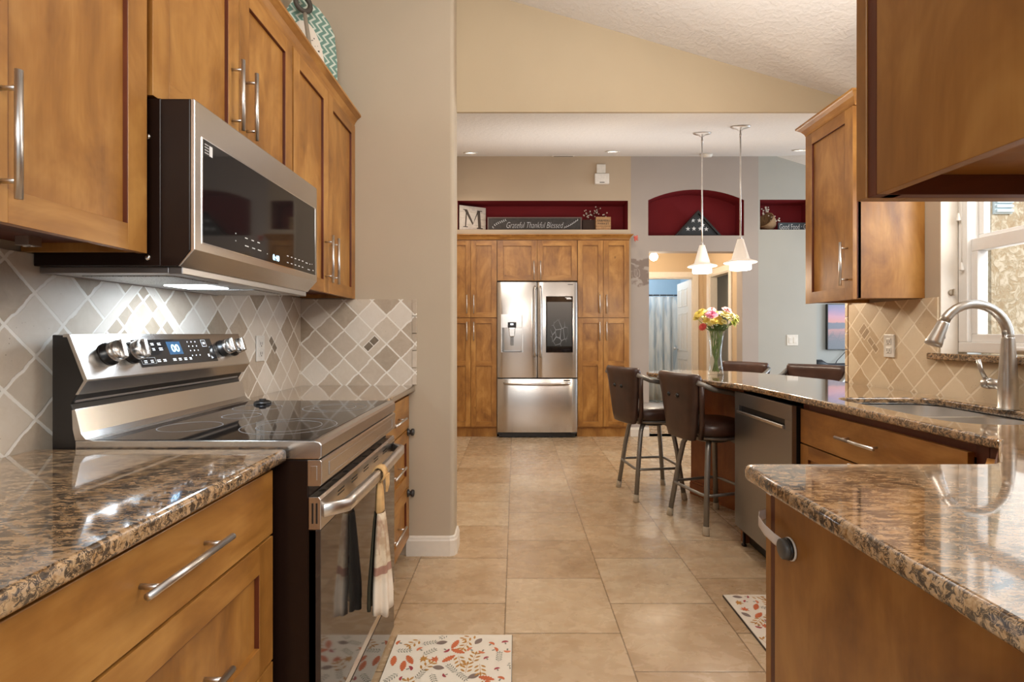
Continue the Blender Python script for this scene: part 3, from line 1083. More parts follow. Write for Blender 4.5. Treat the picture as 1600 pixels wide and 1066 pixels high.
def crown(name, label, path, prof, loc, mats=None):
    """prof: (out, up) pairs; out is to the right of the path"""
    m_ = MB(grain='y')
    V2 = [Vector((p[0], p[1])) for p in path]
    z = path[0][2]
    rings = []
    for i, p in enumerate(V2):
        d0 = (p - V2[i - 1]).normalized() if i else (V2[1] - V2[0]).normalized()
        d1 = (V2[i + 1] - p).normalized() if i < len(V2) - 1 else d0
        n0, n1 = Vector((d0.y, -d0.x)), Vector((d1.y, -d1.x))
        nn = n0 + n1
        nn = nn / (nn.length_squared / 2)
        rings.append([(p.x + nn.x * a, p.y + nn.y * a, z + b) for a, b in prof])
    m_.loft(rings, True, (True, True), smooth=False)
    o = m_.build(name, [WOOD], None)
    ROOT[o.name] = Vector((0, 0, 0))
    return tag(o, label, 'molding')


CROWN = [(0.0, 0.0), (0.004, 0.004), (0.008, 0.016), (0.020, 0.034), (0.034, 0.046), (0.040, 0.050), (0.040, 0.060), (-0.02, 0.060), (-0.02, 0.0)]
crown('crown_molding', 'honey maple crown molding along the top of the cabinets above the range', [(-0.868, 0.41, UZ1 + .001), (-0.868, YE - .002, UZ1 + .001)], CROWN, None)

# decorative board with ladle across the corner on top of the cabinets
BRD = M('teal_chevron_board')
_o = BRD.objc()
_x, _y, _z = BRD.sep(_o)
_zig = BRD.math('ABSOLUTE', BRD.math('SUBTRACT', BRD.math('FRACT', BRD.math('MULTIPLY', _z, 20.0)), 0.5))
_st = BRD.math('FRACT', BRD.math('ADD', BRD.math('MULTIPLY', _x, 30.0), BRD.math('MULTIPLY', _zig, 1.6)))
_ln = BRD.math('GREATER_THAN', _st, 0.62)
_c = BRD.mix(_ln, srgb(104, 138, 126), srgb(196, 206, 194))
_e = BRD.math('ADD', BRD.math('POWER', BRD.math('DIVIDE', BRD.math('ADD', _x, 0.025), 0.10), 2.0), BRD.math('POWER', BRD.math('DIVIDE', BRD.math('SUBTRACT', _z, 0.13), 0.26), 2.0))
_c = BRD.mix(BRD.math('LESS_THAN', _e, 1.0), _c, srgb(222, 212, 198))
_mk = BRD.math('MULTIPLY', BRD.math('LESS_THAN', _e, 0.75), BRD.math('GREATER_THAN', BRD.noise(BRD.scale(_o, 38, 1, 55), 1.0, 1.0), 0.63))
_c = BRD.mix(_mk, _c, srgb(40, 36, 34))
BRD.set(_c, 0.5)
BRD = BRD.m
t = thing('decorative_board', 'arched teal patterned board with cream centre leaning in the corner atop the cabinets', 'decoration', (-1.02, 2.565, UZ1 + .0625))
prof = [(-0.135, 0), (0.135, 0), (0.14, 0.25), (0.13, 0.38), (0.10, 0.44), (0.05, 0.49), (-0.02, 0.51), (-0.08, 0.48), (-0.12, 0.40), (-0.14, 0.26)]
mb = MB()
mb.prism(prof, 'y', -0.006, 0.006)
bb = mb.build('board', BRD, None, bevel=0.003)
bb.parent = t
t.rotation_euler = (math.radians(-4), 0, math.radians(44))
t2 = thing('ladle', 'dark ring handled wooden ladle leaning against the teal patterned board', 'utensil', (-0.985, 2.525, UZ1 + .066))
mb = MB()
mb.tube([(0, 0, 0.05), (-0.02, 0.01, 0.2), (-0.045, 0.022, 0.40)], [0.013, 0.011, 0.009], 10)
mb.tube([(0, 0, 0.0), (0, 0, 0.02), (0, 0, 0.05)], [0.02, 0.026, 0.013], 10)
o = mb.build('ladle_shaft', plain('weathered_wood', srgb(150, 138, 122), 0.7), None)
o.parent = t2
mb = MB().ring((0, 0, 0), 0.036, 0.013, 22, 'y')
o = mb.build('ladle_ring', plain('dark_wood_ring', srgb(70, 64, 56), 0.6), None)
for v in o.data.vertices:
    v.co += Vector((-0.052, 0.022, 0.436))
o.parent = t2
t2.rotation_euler = (0, 0, math.radians(44))

# ---------------------------------------------------------------- microwave
MY0, MY1 = 1.222, 1.975
t = thing('microwave', 'stainless over-the-range microwave with dark glass door under the wall cabinets', 'microwave', (-0.95, 1.6, 1.333))
mb = MB()
mb.prism([(XL + .012, 1.352), (-0.806, 1.352), (-0.776, 1.390), (-0.776, 1.752), (XL + .012, 1.752)], 'y', MY0, MY1)
mb.box(XL + .012, -0.845, MY0 - .002, MY0 + .002, 1.352, 1.752)
mb.build('case', BROWNBLACK, t, bevel=0.002)
for z in (1.372, 1.66):
    MB().lathe([(.007, 0), (.007, -.003), (.003, -.005)], 10, (-0.875, MY0 - .002, z), 'y').build('screw', CHROME, t)
mb = MB(grain='z')
prof = [(-0.775, 1.752), (-0.767, 1.752), (-0.765, 1.748), (-0.765, 1.392), (-0.800, 1.352), (-0.806, 1.352), (-0.775, 1.390)]
mb.prism(prof, 'y', MY0, MY1, 'z')
fr = mb.build('door_frame', STEEL, t, bevel=0.0015)
GY0, GY1, GZ0, GZ1 = 1.252, 1.955, 1.414, 1.668
gl = None
mb = MB(grain='y')
for a, b, c, d in ((GY0 - .003, GY1 + .003, GZ0 - .003, GZ0), (GY0 - .003, GY1 + .003, GZ1, GZ1 + .003), (GY0 - .003, GY0, GZ0, GZ1), (GY1, GY1 + .003, GZ0, GZ1)):
    mb.box(-0.7655, -0.7635, a, b, c, d)
mb.build('glass_bezel', CHROME, t)
XMW = Matrix(((0, 0, 1, -0.7641), (1, 0, 0, 0), (0, 1, 0, 0), (0, 0, 0, 1)))
DISP = emis('blue_white_display', (0.45, 0.75, 1.0, 1), 3.0)
mb = MB().box(-0.766, -0.7642, GY0, GY1, GZ0, GZ1)
mb.xf = XMW
mb.mat = 1
for k, (a, b, wd) in enumerate([(1.455, 1.462, .014), (1.49, 1.462, .014), (1.525, 1.462, .014), (1.458, 1.440, .02), (1.495, 1.440, .016), (1.53, 1.440, .02), (1.40, 1.465, .004), (1.40, 1.445, .004), (1.578, 1.437, .004)] +
                      [(1.72 + .03 * i, 1.452, .012) for i in range(5)] + [(1.72 + .03 * i, 1.430, .012) for i in range(5)] +
                      [(1.875, 1.45, .018), (1.905, 1.45, .008), (1.925, 1.452, .004), (1.895, 1.428, .02), (1.935, 1.43, .01)]):
    mb.box(a - wd / 2, a + wd / 2, b - .0014, b + .0014, 0, .0003)
gl = mb.build('door_glass', [MWGLASS, PRINT], t)
text('clock_display', '0:40', 0.026, DISP, gl, XMW @ Matrix.Translation((1.636, 1.432, 0)), 0.0003)
mb = MB(xf=XMW)
mb.box(1.257, 1.278, 1.632, 1.666, 0, .0004)
mb.mat = 1
mb.box(1.279, 1.292, 1.634, 1.660, 0, .0004)
for k in range(4):
    mb.box(1.259, 1.276, 1.636 + k * .007, 1.638 + k * .007, .0004, .0006)
mb.build('energy_sticker', [BLACK, PRINT], gl)
# underside
UND = plain('light_grey_enamel', srgb(190, 190, 192), 0.35)
mb = MB()
mb.box(-1.14, -0.82, MY0 + .03, MY1 - .01, 1.338, 1.3525)
mb.build('bottom_plate', UND, t, bevel=0.003)
mb = MB()
mb.box(-0.835, -0.802, MY0 + .012, MY1 - .01, 1.334, 1.3525)
mb.box(-1.146, -0.835, MY0 + .012, MY0 + .03, 1.336, 1.3525)
mb.box(-1.146, -1.14, MY0 + .03, MY1 - .01, 1.336, 1.3525)
mb.build('bottom_trim', STEELD, t, bevel=0.002)
FILT = M('grease_filter_mesh')
_v = FILT.voro(FILT.scale(FILT.pos(), 320, 200, 1), 1.0)
FILT.set(FILT.ramp(_v, [(0.1, (0.08, 0.08, 0.08, 1)), (0.5, (0.5, 0.5, 0.5, 1))]), 0.35, 0.9)
FILT.bump(_v, 0.6, 0.002)
for y in (1.30, 1.70):
    MB().box(-1.10, -0.87, y, y + .20, 1.3355, 1.339).build('grease_filter', FILT.m, t)
LENS = emis('task_light_lens', (0.86, 0.94, 1.0, 1), 9.0)
MB().box(-1.06, -0.93, 1.545, 1.66, 1.3352, 1.3385).build('task_light', LENS, t)
area('microwave_task_light', (-0.96, 1.60, 1.333), (-0.12, 0, -1), 0.16, 0.24, 4.2, (0.74, 0.87, 1.0), 175)

# ---------------------------------------------------------------- range
RY0, RY1 = 1.232, 1.988
t = thing('range', 'stainless electric range with black glass cooktop and tall slanted control panel', 'stove', (-0.8, 1.61, 0))
mb = MB()
mb.box(-1.118, -0.50, RY0 + .006, RY1 - .006, 0.03, 0.886)
mb.box(-0.502, -0.478, RY0 + .002, RY1 - .002, 0.20, 0.795)
mb.build('body', BROWNBLACK, t, bevel=0.003)
mb = MB(grain='x')
for y in (RY0 + .07, RY1 - .07):
    for x in (-1.07, -0.56):
        MB().lathe([(.016, 0), (.016, .008), (.009, .010), (.009, .031)], 10, (x, y, 0)).build('leveling_foot', BLACK, t)
# cooktop
mb = MB(grain='x')
mb.prism([(-1.06, .888), (-0.472, .888), (-0.466, .894), (-0.466, .922), (-0.472, .929), (-0.484, .932), (-1.06, .932)], 'y', RY0 + .001, RY1 - .001, 'y')
ct = mb.build('cooktop_rim', STEEL, t, bevel=0.002)
mb = MB()
mb.box(-1.046, -0.492, RY0 + .010, RY1 - .010, .930, .9332)
cg = mb.build('cooktop_glass', BLACKGLASS, t, bevel=0.001)
BURN = plain('grey_burner_print', (0.20, 0.20, 0.205, 1), 0.25)
for x, y, R in ((-0.63, 1.43, .125), (-0.63, 1.43, .085), (-0.63, 1.79, .105), (-0.63, 1.79, .07), (-0.90, 1.42, .078), (-0.90, 1.79, .078), (-0.86, 1.61, .055)):
    mb = MB()
    n = 48
    mb.loft([[(x + math.cos(2 * PI * k / n) * rr, y + math.sin(2 * PI * k / n) * rr, zz_) for k in range(n)] for rr, zz_ in ((R - .0014, .9333), (R - .0014, .9336), (R + .0014, .9336), (R + .0014, .9333))], caps=(False, False))
    mb.build('burner_ring', BURN, cg)
mb = MB().lathe([(.030, 0), (.03, .006), (.022, .012), (.012, .013), (.012, .018), (0.001, .018)], 20, (-0.93, 1.885, .9333))
mb.build('vent_cap', BLACK, cg)
# back guard
def sect(z, front):
    return (front, z)
mb = MB()
mb.prism([(-1.118, .886), (-1.05, .886), (-1.052, .93), (-1.066, 1.0), (-1.072, 1.02), (-1.058, 1.043), (-1.038, 1.078), (-1.078, 1.186), (-1.118, 1.188)], 'y', RY0 + .004, RY1 - .004)
bg = mb.build('back_guard', BLACK, t, bevel=0.002)
mb = MB(grain='z')
mb.prism([(-1.090, 1.190), (-1.074, 1.190), (-1.030, 1.080), (-1.0305, 1.076), (-1.052, 1.043), (-1.060, 1.043), (-1.040, 1.077), (-1.080, 1.182), (-1.09, 1.182)], 'y', RY0 + .001, RY1 - .001, 'z')
fa = mb.build('control_fascia', STEEL, t, bevel=0.001)
mb = MB(grain='z')
mb.prism([(-1.068, 1.006), (-1.060, 1.008), (-1.046, .950), (-1.034, .936), (-1.020, .9335), (-1.020, .9325), (-1.06, .9325), (-1.066, 0.96)], 'y', RY0 + .001, RY1 - .001, 'z')
mb.build('lower_apron', STEEL, t, bevel=0.001)
MB().box(-1.080, -1.066, RY0 + .01, RY1 - .02, 1.022, 1.030).build('vent_slot', STEELD, t, bevel=0.002)
# fascia local frame: origin at bottom edge, up the slope, normal out
sl = Vector((-1.074 + 1.030, 0, 1.190 - 1.080)).normalized()
nn = Vector((sl.z, 0, -sl.x))
XF = Matrix(((0, sl.x, nn.x, -1.030), (1, 0, 0, 0), (0, sl.z, nn.z, 1.080), (0, 0, 0, 1)))
XP = XF @ Matrix.Translation((0, 0, 0.0017))
mb = MB(xf=XF).box(1.42, 1.785, 0.018, 0.100, 0, 0.0016)
mb.xf = XP
mb.mat = 1
rnd = random.Random(3)
for y in (0.088, 0.072):
    for k in range(4):
        wd = rnd.uniform(.010, .016)
        for j in range(2 if (k > 1 or y < .08) else 1):
            mb.box(1.432 + k * .028, 1.432 + k * .028 + wd, y - j * .005 - .0012, y - j * .005 + .0012, 0, .0003)
for k in range(8):
    x = 1.437 + k * .026 if k < 4 else 1.455 + k * .026
    wd = rnd.uniform(.010, .015)
    for j in range(2):
        mb.box(x, x + wd, 0.036 - j * .005 - .0012, 0.036 - j * .005 + .0012, 0, .0003)
for y in (.090, .075, .060, .043):
    for k in range(3):
        mb.box(1.655 + k * .02, 1.6585 + k * .02, y - .0018, y + .0018, 0, .0003)
for a, b, c, d in ((1.428, 1.484, .026, .0265), (1.428, 1.484, .0445, .045), (1.428, 1.4285, .026, .045), (1.4835, 1.484, .026, .045), (1.728, 1.752, .072, .073), (1.728, 1.729, .072, .096), (1.751, 1.752, .072, .096), (1.728, 1.752, .095, .096), (1.735, 1.746, .08, .088), (1.74, 1.748, .035, .045)):
    mb.box(a, b, c, d, 0, .0003)
dp = mb.build('display_panel', [MWGLASS, PRINT], fa)
MB(xf=XP).box(1.555, 1.618, 0.050, 0.092, 0, 0.0002).build('clock_window', plain('navy_display', (0.02, 0.05, 0.09, 1), 0.2), dp)
text('clock_display', '00', 0.034, DISP, dp, XP @ Matrix.Translation((1.588, 0.069, 0.0003)), 0.0003, sx=1.1)
for y in (1.325, 1.405, 1.842, 1.908):
    kb = MB(xf=XF @ Matrix.Translation((y, 0.062, 0)))
    kb.lathe([(.031, 0), (.031, .004), (.027, .006), (.027, .016)], 28, (0, 0, 0.0005))
    kk = kb.build('knob', BLACK, fa)
    kb = MB(xf=XF @ Matrix.Translation((y, 0.062, 0)))
    kb.lathe([(.0255, .016), (.0275, .018), (.0265, .034), (.0245, .037), (.001, .037)], 28, (0, 0, 0.0005))
    kb.build('knob_cap', STEEL, kk)
    kb = MB(xf=XF @ Matrix.Translation((y, 0.062, 0)) @ Matrix.Rotation(math.radians(80), 4, 'Z'))
    kb.box(-.0245, .0245, -.007, .007, .034, .047)
    kb.build('knob_grip', STEEL, kk, bevel=0.002)
# front strip under the cooktop
mb = MB(grain='z')
mb.prism([(-0.50, .823), (-0.470, .823), (-0.466, .828), (-0.466, .882), (-0.470, .886), (-0.50, .886)], 'y', RY0 + .001, RY1 - .001, 'z')
fs = mb.build('front_strip', STEEL, t, bevel=0.001)
mb = MB(grain='z')
for a, b, c, d in ((RY0 + .05, RY1 - .05, .837, .8395), (RY0 + .05, RY1 - .05, .869, .8715), (RY0 + .05, RY0 + .0525, .837, .8715), (RY1 - .0525, RY1 - .05, .837, .8715)):
    mb.box(-0.467, -0.4645, a, b, c, d)
mb.box(-0.492, -0.477, RY0 - .0005, RY0 + .003, .838, .872)
mb.build('strip_bead', STEEL, fs, bevel=0.0008)
# oven door
od = MB().box(-0.498, -0.4685, RY0 + .002, RY1 - .002, .233, .717).build('oven_door', OVENGLASS, t, bevel=.001)
mb = MB(grain='z')
mb.prism([(-0.498, .718), (-0.468, .718), (-0.468, .790), (-0.473, .797), (-0.498, .797)], 'y', RY0 + .001, RY1 - .001, 'z')
mb.build('top_band', STEEL, od, bevel=0.0015)
MB(grain='z').box(-0.498, -0.468, RY0 + .001, RY1 - .001, .205, .232).build('bottom_trim', STEEL, od, bevel=.0015)
for k in range(6):
    y = RY0 + .12 + k * .115
    for j in range(2):
        MB().box(-0.4685, -0.4675, y, y + .05, .772 - j * .009, .776 - j * .009).build('vent_slot', BLACK, od)
for x in (-0.490, -0.480):
    MB().box(x, x + .004, RY0 - .0, RY0 + .0015, .733, .782).build('vent_slot', BLACK, od)
for k in range(8):
    y = RY0 + .05 + k * .09
    MB().box(-0.492, -0.476, y, y + .012, .7968, .7974).build('vent_slot', BLACK, od)
hp = []
N = 16
for k in range(N + 1):
    f = k / N
    y = RY0 + .022 + f * (RY1 - RY0 - .044)
    e = min(f, 1 - f)
    out = 0.046 * min(1.0, (e / 0.05)) ** 0.6 + 0.006 * math.sin(PI * f)
    hp.append((-0.472 + out, y, .757))
mb = MB(grain='z')
rings = []
for i, p in enumerate(hp):
    rings.append([(p[0] + a, p[1], p[2] + b) for a, b in ((-.010, -.015), (-.010, .015), (.003, .0165), (.008, .014), (.009, 0), (.008, -.014), (.003, -.0165))])
mb.loft(rings, smooth=True)
mb.build('oven_handle', NICKEL, od)
mb = MB(grain='z')
mb.box(-0.498, -0.470, RY0 + .001, RY1 - .001, .055, .197)
mb.build('storage_drawer', OVENGLASS, t, bevel=0.0015)
MB().box(-0.51, -0.500, RY0 + .02, RY1 - .02, .03, .055).build('kick_plate', BLACK, t)

# towel hung on the oven handle
TW = M('striped_kitchen_towel')
_x, _y, _z = TW.sep(TW.objc())
_s = TW.math('FRACT', TW.math('MULTIPLY', _z, 11.0))
_base = TW.mix(TW.mapr(TW.noise(TW.objc(), 30.0, 3.0), 0.4, 0.6), srgb(206, 188, 162), srgb(178, 152, 124))
_c = TW.mix(TW.mapr(_z, -0.33, -0.28, 0.0, 1.0), srgb(222, 208, 190), _base)
_red = TW.math('MULTIPLY', TW.math('GREATER_THAN', TW.noise(TW.scale(TW.objc(), 1, 60, 9), 1.0, 2.0), 0.56), TW.math('GREATER_THAN', _z, -0.30))
_c = TW.mix(TW.math('MULTIPLY', _red, 0.3), _c, srgb(140, 88, 78))
_band = TW.math('LESS_THAN', TW.math('ABSOLUTE', TW.math('ADD', _z, 0.285)), 0.012)
_c = TW.mix(TW.math('MULTIPLY', _band, 0.7), _c, srgb(138, 84, 74))
TW.set(_c, 0.95, spec=0.1)
TW.bump(TW.noise(TW.objc(), 260.0, 2.0), 0.3, 0.002)
TW = TW.m
TWB = plain('dark_olive_terry', srgb(60, 56, 40), 0.95)
TOP = plain('beige_crochet', srgb(206, 166, 112), 0.95, var=0.2)
TY = 1.590
t = thing('kitchen_towel', 'striped kitchen towel with beige knit top hanging on the oven handle', 'towel', (-0.420, TY, 0.757))


def skirt(m_, a0, a1, rx, ry, ztop, zbot, npl, ph, th, x_off=0.0, flare=1.0):
    """a pleated, gathered sheet round part of an ellipse, angles measured from +X"""
    n, nv = 54, 12
    rings = []
    for j in range(nv + 1):
        f = j / nv
        z = ztop + (zbot - ztop) * f
        k = 0.42 + 0.58 * min(1.0, f * 1.25) ** 0.8
        outer, inner = [], []
        for i in range(n + 1):
            a = math.radians(a0 + (a1 - a0) * i / n)
            w_ = 1 + (0.10 + 0.10 * f) * math.sin(npl * a + ph + .8 * math.sin(2 * a)) * (0.35 + .65 * f)
            dz = .008 * f * math.sin(a * 3 + ph)
            for lst, q in ((outer, 1.0), (inner, 1.0 - th)):
                lst.append((x_off + rx * k * w_ * q * math.cos(a), ry * k * w_ * q * math.sin(a) * flare, z + dz))
        rings.append(outer + inner[::-1])
    m_.loft(rings, True, (True, True), smooth=True)


mb = MB()
skirt(mb, -116, 80, 0.033, 0.052, -0.118, -0.418, 7, 0.4, .10, .002)
o = mb.build('towel_front', TW, None)
o.parent = t
mb = MB()
skirt(mb, 74, 246, 0.030, 0.050, -0.118, -0.412, 6, 1.4, .12, -.004)
o = mb.build('towel_back', TWB, None)
o.parent = t
mb = MB()
mb.loft([[(rx * math.cos(2 * PI * k / 20), ry * (1 + .08 * math.sin(6 * PI * k / 10)) * math.sin(2 * PI * k / 20), z) for k in range(20)] for rx, ry, z in ((.008, .017, -.022), (.011, .021, -.05), (.013, .024, -.09), (.014, .024, -.112), (.010, .018, -.122))])
lp = []
for k in range(11):
    a = math.radians(-70 + 320 * k / 10)
    lp.append((math.cos(a) * .0165 - .001, math.sin(a) * .0205))
rings = [[(p[0] * s_, dy, p[1] * s_) for s_, dy in ((1.0, -.020), (1.0, .020), (1.3, .018), (1.3, -.018))] for p in lp]
mb.loft(rings, smooth=True)
mb.loft([[(0.018, -.006, -.004), (0.018, .026, -.004), (0.025, .024, -.004), (.025, -.004, -.004)],
         [(0.018, 0.0, -.04), (0.018, .022, -.04), (.025, .020, -.04), (.025, .002, -.04)],
         [(0.016, .008, -.060), (.016, .016, -.060), (.021, .015, -.060), (.021, .009, -.060)]], smooth=False)
o = mb.build('towel_top', TOP, None)
o.parent = t

# ---------------------------------------------------------------- left counters and base cabinets
CZ0, CZ1 = 0.884, 0.915


def counter_slab(name, label, outline, holes=()):
    m_ = MB(xf=Matrix.Translation((0, 0, CZ0)))
    plate(m_, outline, holes, CZ1 - CZ0, 0.009, 3)
    o = m_.build(name, GRANITE, None)
    for p_ in o.data.polygons:
        p_.use_smooth = abs(p_.normal.z) < 0.97
    ROOT[o.name] = Vector((0, 0, 0))
    return tag(o, label, 'countertop')


counter_slab('countertop', 'brown granite countertop slab in the left foreground beside the range', [(XL + .012, 0.47), (-0.545, 0.47), (-0.545, 1.218), (-0.549, 1.226), (XL + .012, 1.226)])
counter_slab('countertop', 'short brown granite countertop between the range and the end wall', [(XL + .012, 1.992), (-0.540, 1.992), (-0.536, 2.0), (-0.536, YE - .012), (XL + .012, YE - .012)])
FB = frame(-0.587, 0, 0, 1, 1, 0)


def base_box(root, y0, y1):
    m_ = MB(grain='z')
    m_.box(XL + .012, -0.587, y0, y1, 0.10, CZ0 - .001)
    m_.box(XL + .012, -0.65, y0, y1, 0.0, 0.10)
    return m_.build('carcass', [WOODIN], root)


t = thing('base_cabinet', 'three drawer honey maple base cabinet in the left foreground with bar pulls', 'cabinet', (-0.87, 0.85, 0), 'honey maple drawer bases')
base_box(t, 0.49, 1.222)
add_slab(t, FB, 0.505, 1.198, .724, .872, hx=.855, hz=.808, L=.224)
for a, b in ((.430, .718), (.108, .424)):
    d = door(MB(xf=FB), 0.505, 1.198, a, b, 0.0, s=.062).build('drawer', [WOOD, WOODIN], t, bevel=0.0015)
    pull(MB(xf=FB), .855, (a + b) / 2 - .016, .224, False, 0.02).build('handle', NICKEL, d)
t = thing('base_cabinet', 'narrow honey maple drawer base between the range and the tan end wall', 'cabinet', (-0.87, 2.37, 0), 'honey maple drawer bases')
base_box(t, 1.992, 2.750)
d1 = add_slab(t, FB, 2.005, 2.735, .69, .862, hx=2.40, hz=.775, L=.224)
ds = [d1]
for a, b in ((.385, .684), (.105, .379)):
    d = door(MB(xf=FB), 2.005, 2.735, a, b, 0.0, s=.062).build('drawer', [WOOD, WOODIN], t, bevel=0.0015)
    pull(MB(xf=FB), 2.40, (a + b) / 2, .224, False, 0.02).build('handle', NICKEL, d)
    ds.append(d)
for z, lab in ((.672, 'upper dark round child lock knob on the drawers beyond the range'), (.350, 'lower dark round child lock knob on the drawers beyond the range')):
    mb = MB()
    mb.lathe([(.020, 0), (.020, .006), (.012, .010), (.012, .016), (.019, .020), (.019, .030), (.014, .034), (.001, .034)], 20, (-0.5665, 2.700, z), 'x')
    o = mb.build('cabinet_lock', plain('dark_grey_plastic', srgb(52, 50, 50), 0.3), None)
    tag(o, lab, 'child lock', 'child lock knobs on the far drawers')


# outlets
def outlet(label, F, y, z):
    t = thing('wall_outlet', label, 'outlet', tuple(F @ Vector((y, 0, z))))
    MB(xf=F).box(y - .036, y + .036, 0.0005, .007, z - .058, z + .058).build('cover_plate', WHITEP, t, bevel=.003)
    for dz in (-.022, .022):
        m_ = MB(xf=F)
        m_.box(y - .017, y + .017, .006, .0095, z + dz - .016, z + dz + .016)
        o = m_.build('socket', WHITEP, t, bevel=.004)
        m_ = MB(xf=F)
        m_.box(y - .009, y - .006, .0090, .0099, z + dz - .006, z + dz + .007).box(y + .006, y + .009, .0090, .0099, z + dz - .006, z + dz + .007)
        m_.lathe([(.0032, .0090), (.0032, .0099)], 8, (y, 0, z + dz - .011), 'y')
        m_.build('slots', DARKPRINT, o)
    return t


outlet('white duplex outlet on the grey diamond tile behind the range', frame(XL + .010, 0, 0, 1, 1, 0), 2.302, 1.125)
outlet('white duplex outlet on the cream tile left of the faucet', frame(XR - .010, 0, 0, 1, -1, 0), 2.582, 1.130)

# floor mats
def leaf_mat(name, label, x0, x1, y0, y1, seed):
    rnd = random.Random(seed)
    mats = [plain('mat_cream', srgb(232, 222, 206), 0.7, var=0.02), plain('mat_orange', srgb(198, 104, 62), 0.7), plain('mat_ochre', srgb(184, 132, 62), 0.7),
            plain('mat_taupe', srgb(128, 110, 100), 0.7), plain('mat_berry', srgb(160, 60, 66), 0.7), plain('mat_sage', srgb(130, 128, 112), 0.7), plain('mat_rust', srgb(214, 128, 88), 0.7), BLACK]
    m_ = MB()
    m_.mat = 7
    m_.box(x0, x1, y0, y1, 0.001, 0.009)
    m_.mat = 0
    m_.box(x0 + .002, x1 - .002, y0 + .002, y1 - .002, 0.009, 0.0112)
    zt = 0.0116
    state = {'n': 0}

    def shape(cx, cy, a, pts, mat):
        state['n'] += 1
        m_.mat = mat
        z = zt + (state['n'] % 7) * 0.00004
        q = [(cx + .86 * (px * math.cos(a) - py * math.sin(a)), cy + .86 * (px * math.sin(a) + py * math.cos(a))) for px, py in pts]
        if min(p[0] for p in q) < x0 + .003 or max(p[0] for p in q) > x1 - .003 or min(p[1] for p in q) < y0 + .003 or max(p[1] for p in q) > y1 - .003:
            return
        m_.add([(p[0], p[1], z) for p in q], [tuple(range(len(q)))])

    def leaf(cx, cy, a, L, W, mat):
        pts = [(L * (k / 8 - .5), W * math.sin(PI * k / 8) ** .8) for k in range(9)] + [(L * (.5 - k / 8), -W * math.sin(PI * k / 8) ** .8) for k in range(1, 8)]
        shape(cx, cy, a, pts, mat)

    def sprig(cx, cy, a, L, mat, n=4, lw=.006, ll=.028):
        ca, sa = math.cos(a), math.sin(a)
        shape(cx, cy, a, [(-L / 2, -.0008), (L / 2, -.0008), (L / 2, .0008), (-L / 2, .0008)], mat)
        for k in range(n):
            f = -0.35 + .75 * k / (n - 1)
            for sd in (1, -1):
                b = a + sd * .9
                px, py = cx + ca * L * f + math.cos(b) * ll * .6, cy + sa * L * f + math.sin(b) * ll * .6
                leaf(px, py, b, ll, lw, mat)
        leaf(cx + ca * L * .55, cy + sa * L * .55, a, ll, lw, mat)

    def maple(cx, cy, a, R, mat):
        rr = [1, .45, .85, .4, .9, .4, .55, .3, .55, .4, .9, .4, .85, .45]
        shape(cx, cy, a, [(R * r_ * math.cos(2 * PI * k / 14), R * r_ * math.sin(2 * PI * k / 14)) for k, r_ in enumerate(rr)], mat)

    def oak(cx, cy, a, L, mat):
        pts = []
        for k in range(13):
            f = k / 12
            pts.append((L * (f - .5), (L * .24) * math.sin(PI * min(.98, f + .02)) ** .6 * (1.0 if k % 2 else .62)))
        pts = pts + [(x_, -y_) for x_, y_ in pts[::-1]]
        shape(cx, cy, a, pts, mat)

    def mushroom(cx, cy, a, R, mat):
        cap = [(R * math.cos(PI * k / 8), R * .85 * math.sin(PI * k / 8)) for k in range(9)]
        shape(cx, cy, a, cap, mat)
        ca, sa = math.cos(a - PI / 2), math.sin(a - PI / 2)
        shape(cx + ca * R * .45, cy + sa * R * .45, a, [(-R * .22, -R * .4), (R * .22, -R * .4), (R * .2, R * .42), (-R * .2, R * .42)], 5)

    step = 0.048
    ny, nx = int((y1 - y0) / step), int((x1 - x0) / step)
    kinds = ['sprig_o', 'maple', 'leaf_t', 'mush', 'sprig_s', 'oak', 'berry', 'sprig_o', 'mush', 'sprig_s']
    k = seed
    for j in range(ny + 1):
        for i in range(nx + 1):
            cx = x0 + .03 + i * step + rnd.uniform(-.012, .012) + (step / 2 if j % 2 else 0)
            cy = y0 + .03 + j * step + rnd.uniform(-.012, .012)
            a = rnd.uniform(0, 2 * PI)
            kd = kinds[(k + rnd.randint(0, 3)) % len(kinds)]
            k += 3
            if kd == 'sprig_o':
                sprig(cx, cy, a, .055, 2, 3, .0048, .026)
            elif kd == 'sprig_s':
                sprig(cx, cy, a, .055, 5, 5, .0024, .015)
            elif kd == 'maple':
                maple(cx, cy, a, .029, rnd.choice((1, 1, 2)))
            elif kd == 'oak':
                oak(cx, cy, a, .066, 1)
            elif kd == 'leaf_t':
                leaf(cx, cy, a, .052, .014, 3)
            elif kd == 'mush':
                mushroom(cx, cy, a, .016, rnd.choice((6, 1, 4)))
            else:
                mushroom(cx, cy, a, .013, 4)
    o = m_.build(name, mats, None, recalc=False)
    return tag(o, label, 'mat')


leaf_mat('kitchen_mat', 'cream autumn leaf kitchen mat on the floor in front of the range', -0.462, -0.011, 1.25, 2.008, 2)
leaf_mat('kitchen_mat', 'cream autumn leaf kitchen mat on the floor below the sink cabinet', 0.938, 1.255, 1.45, 2.316, 5)
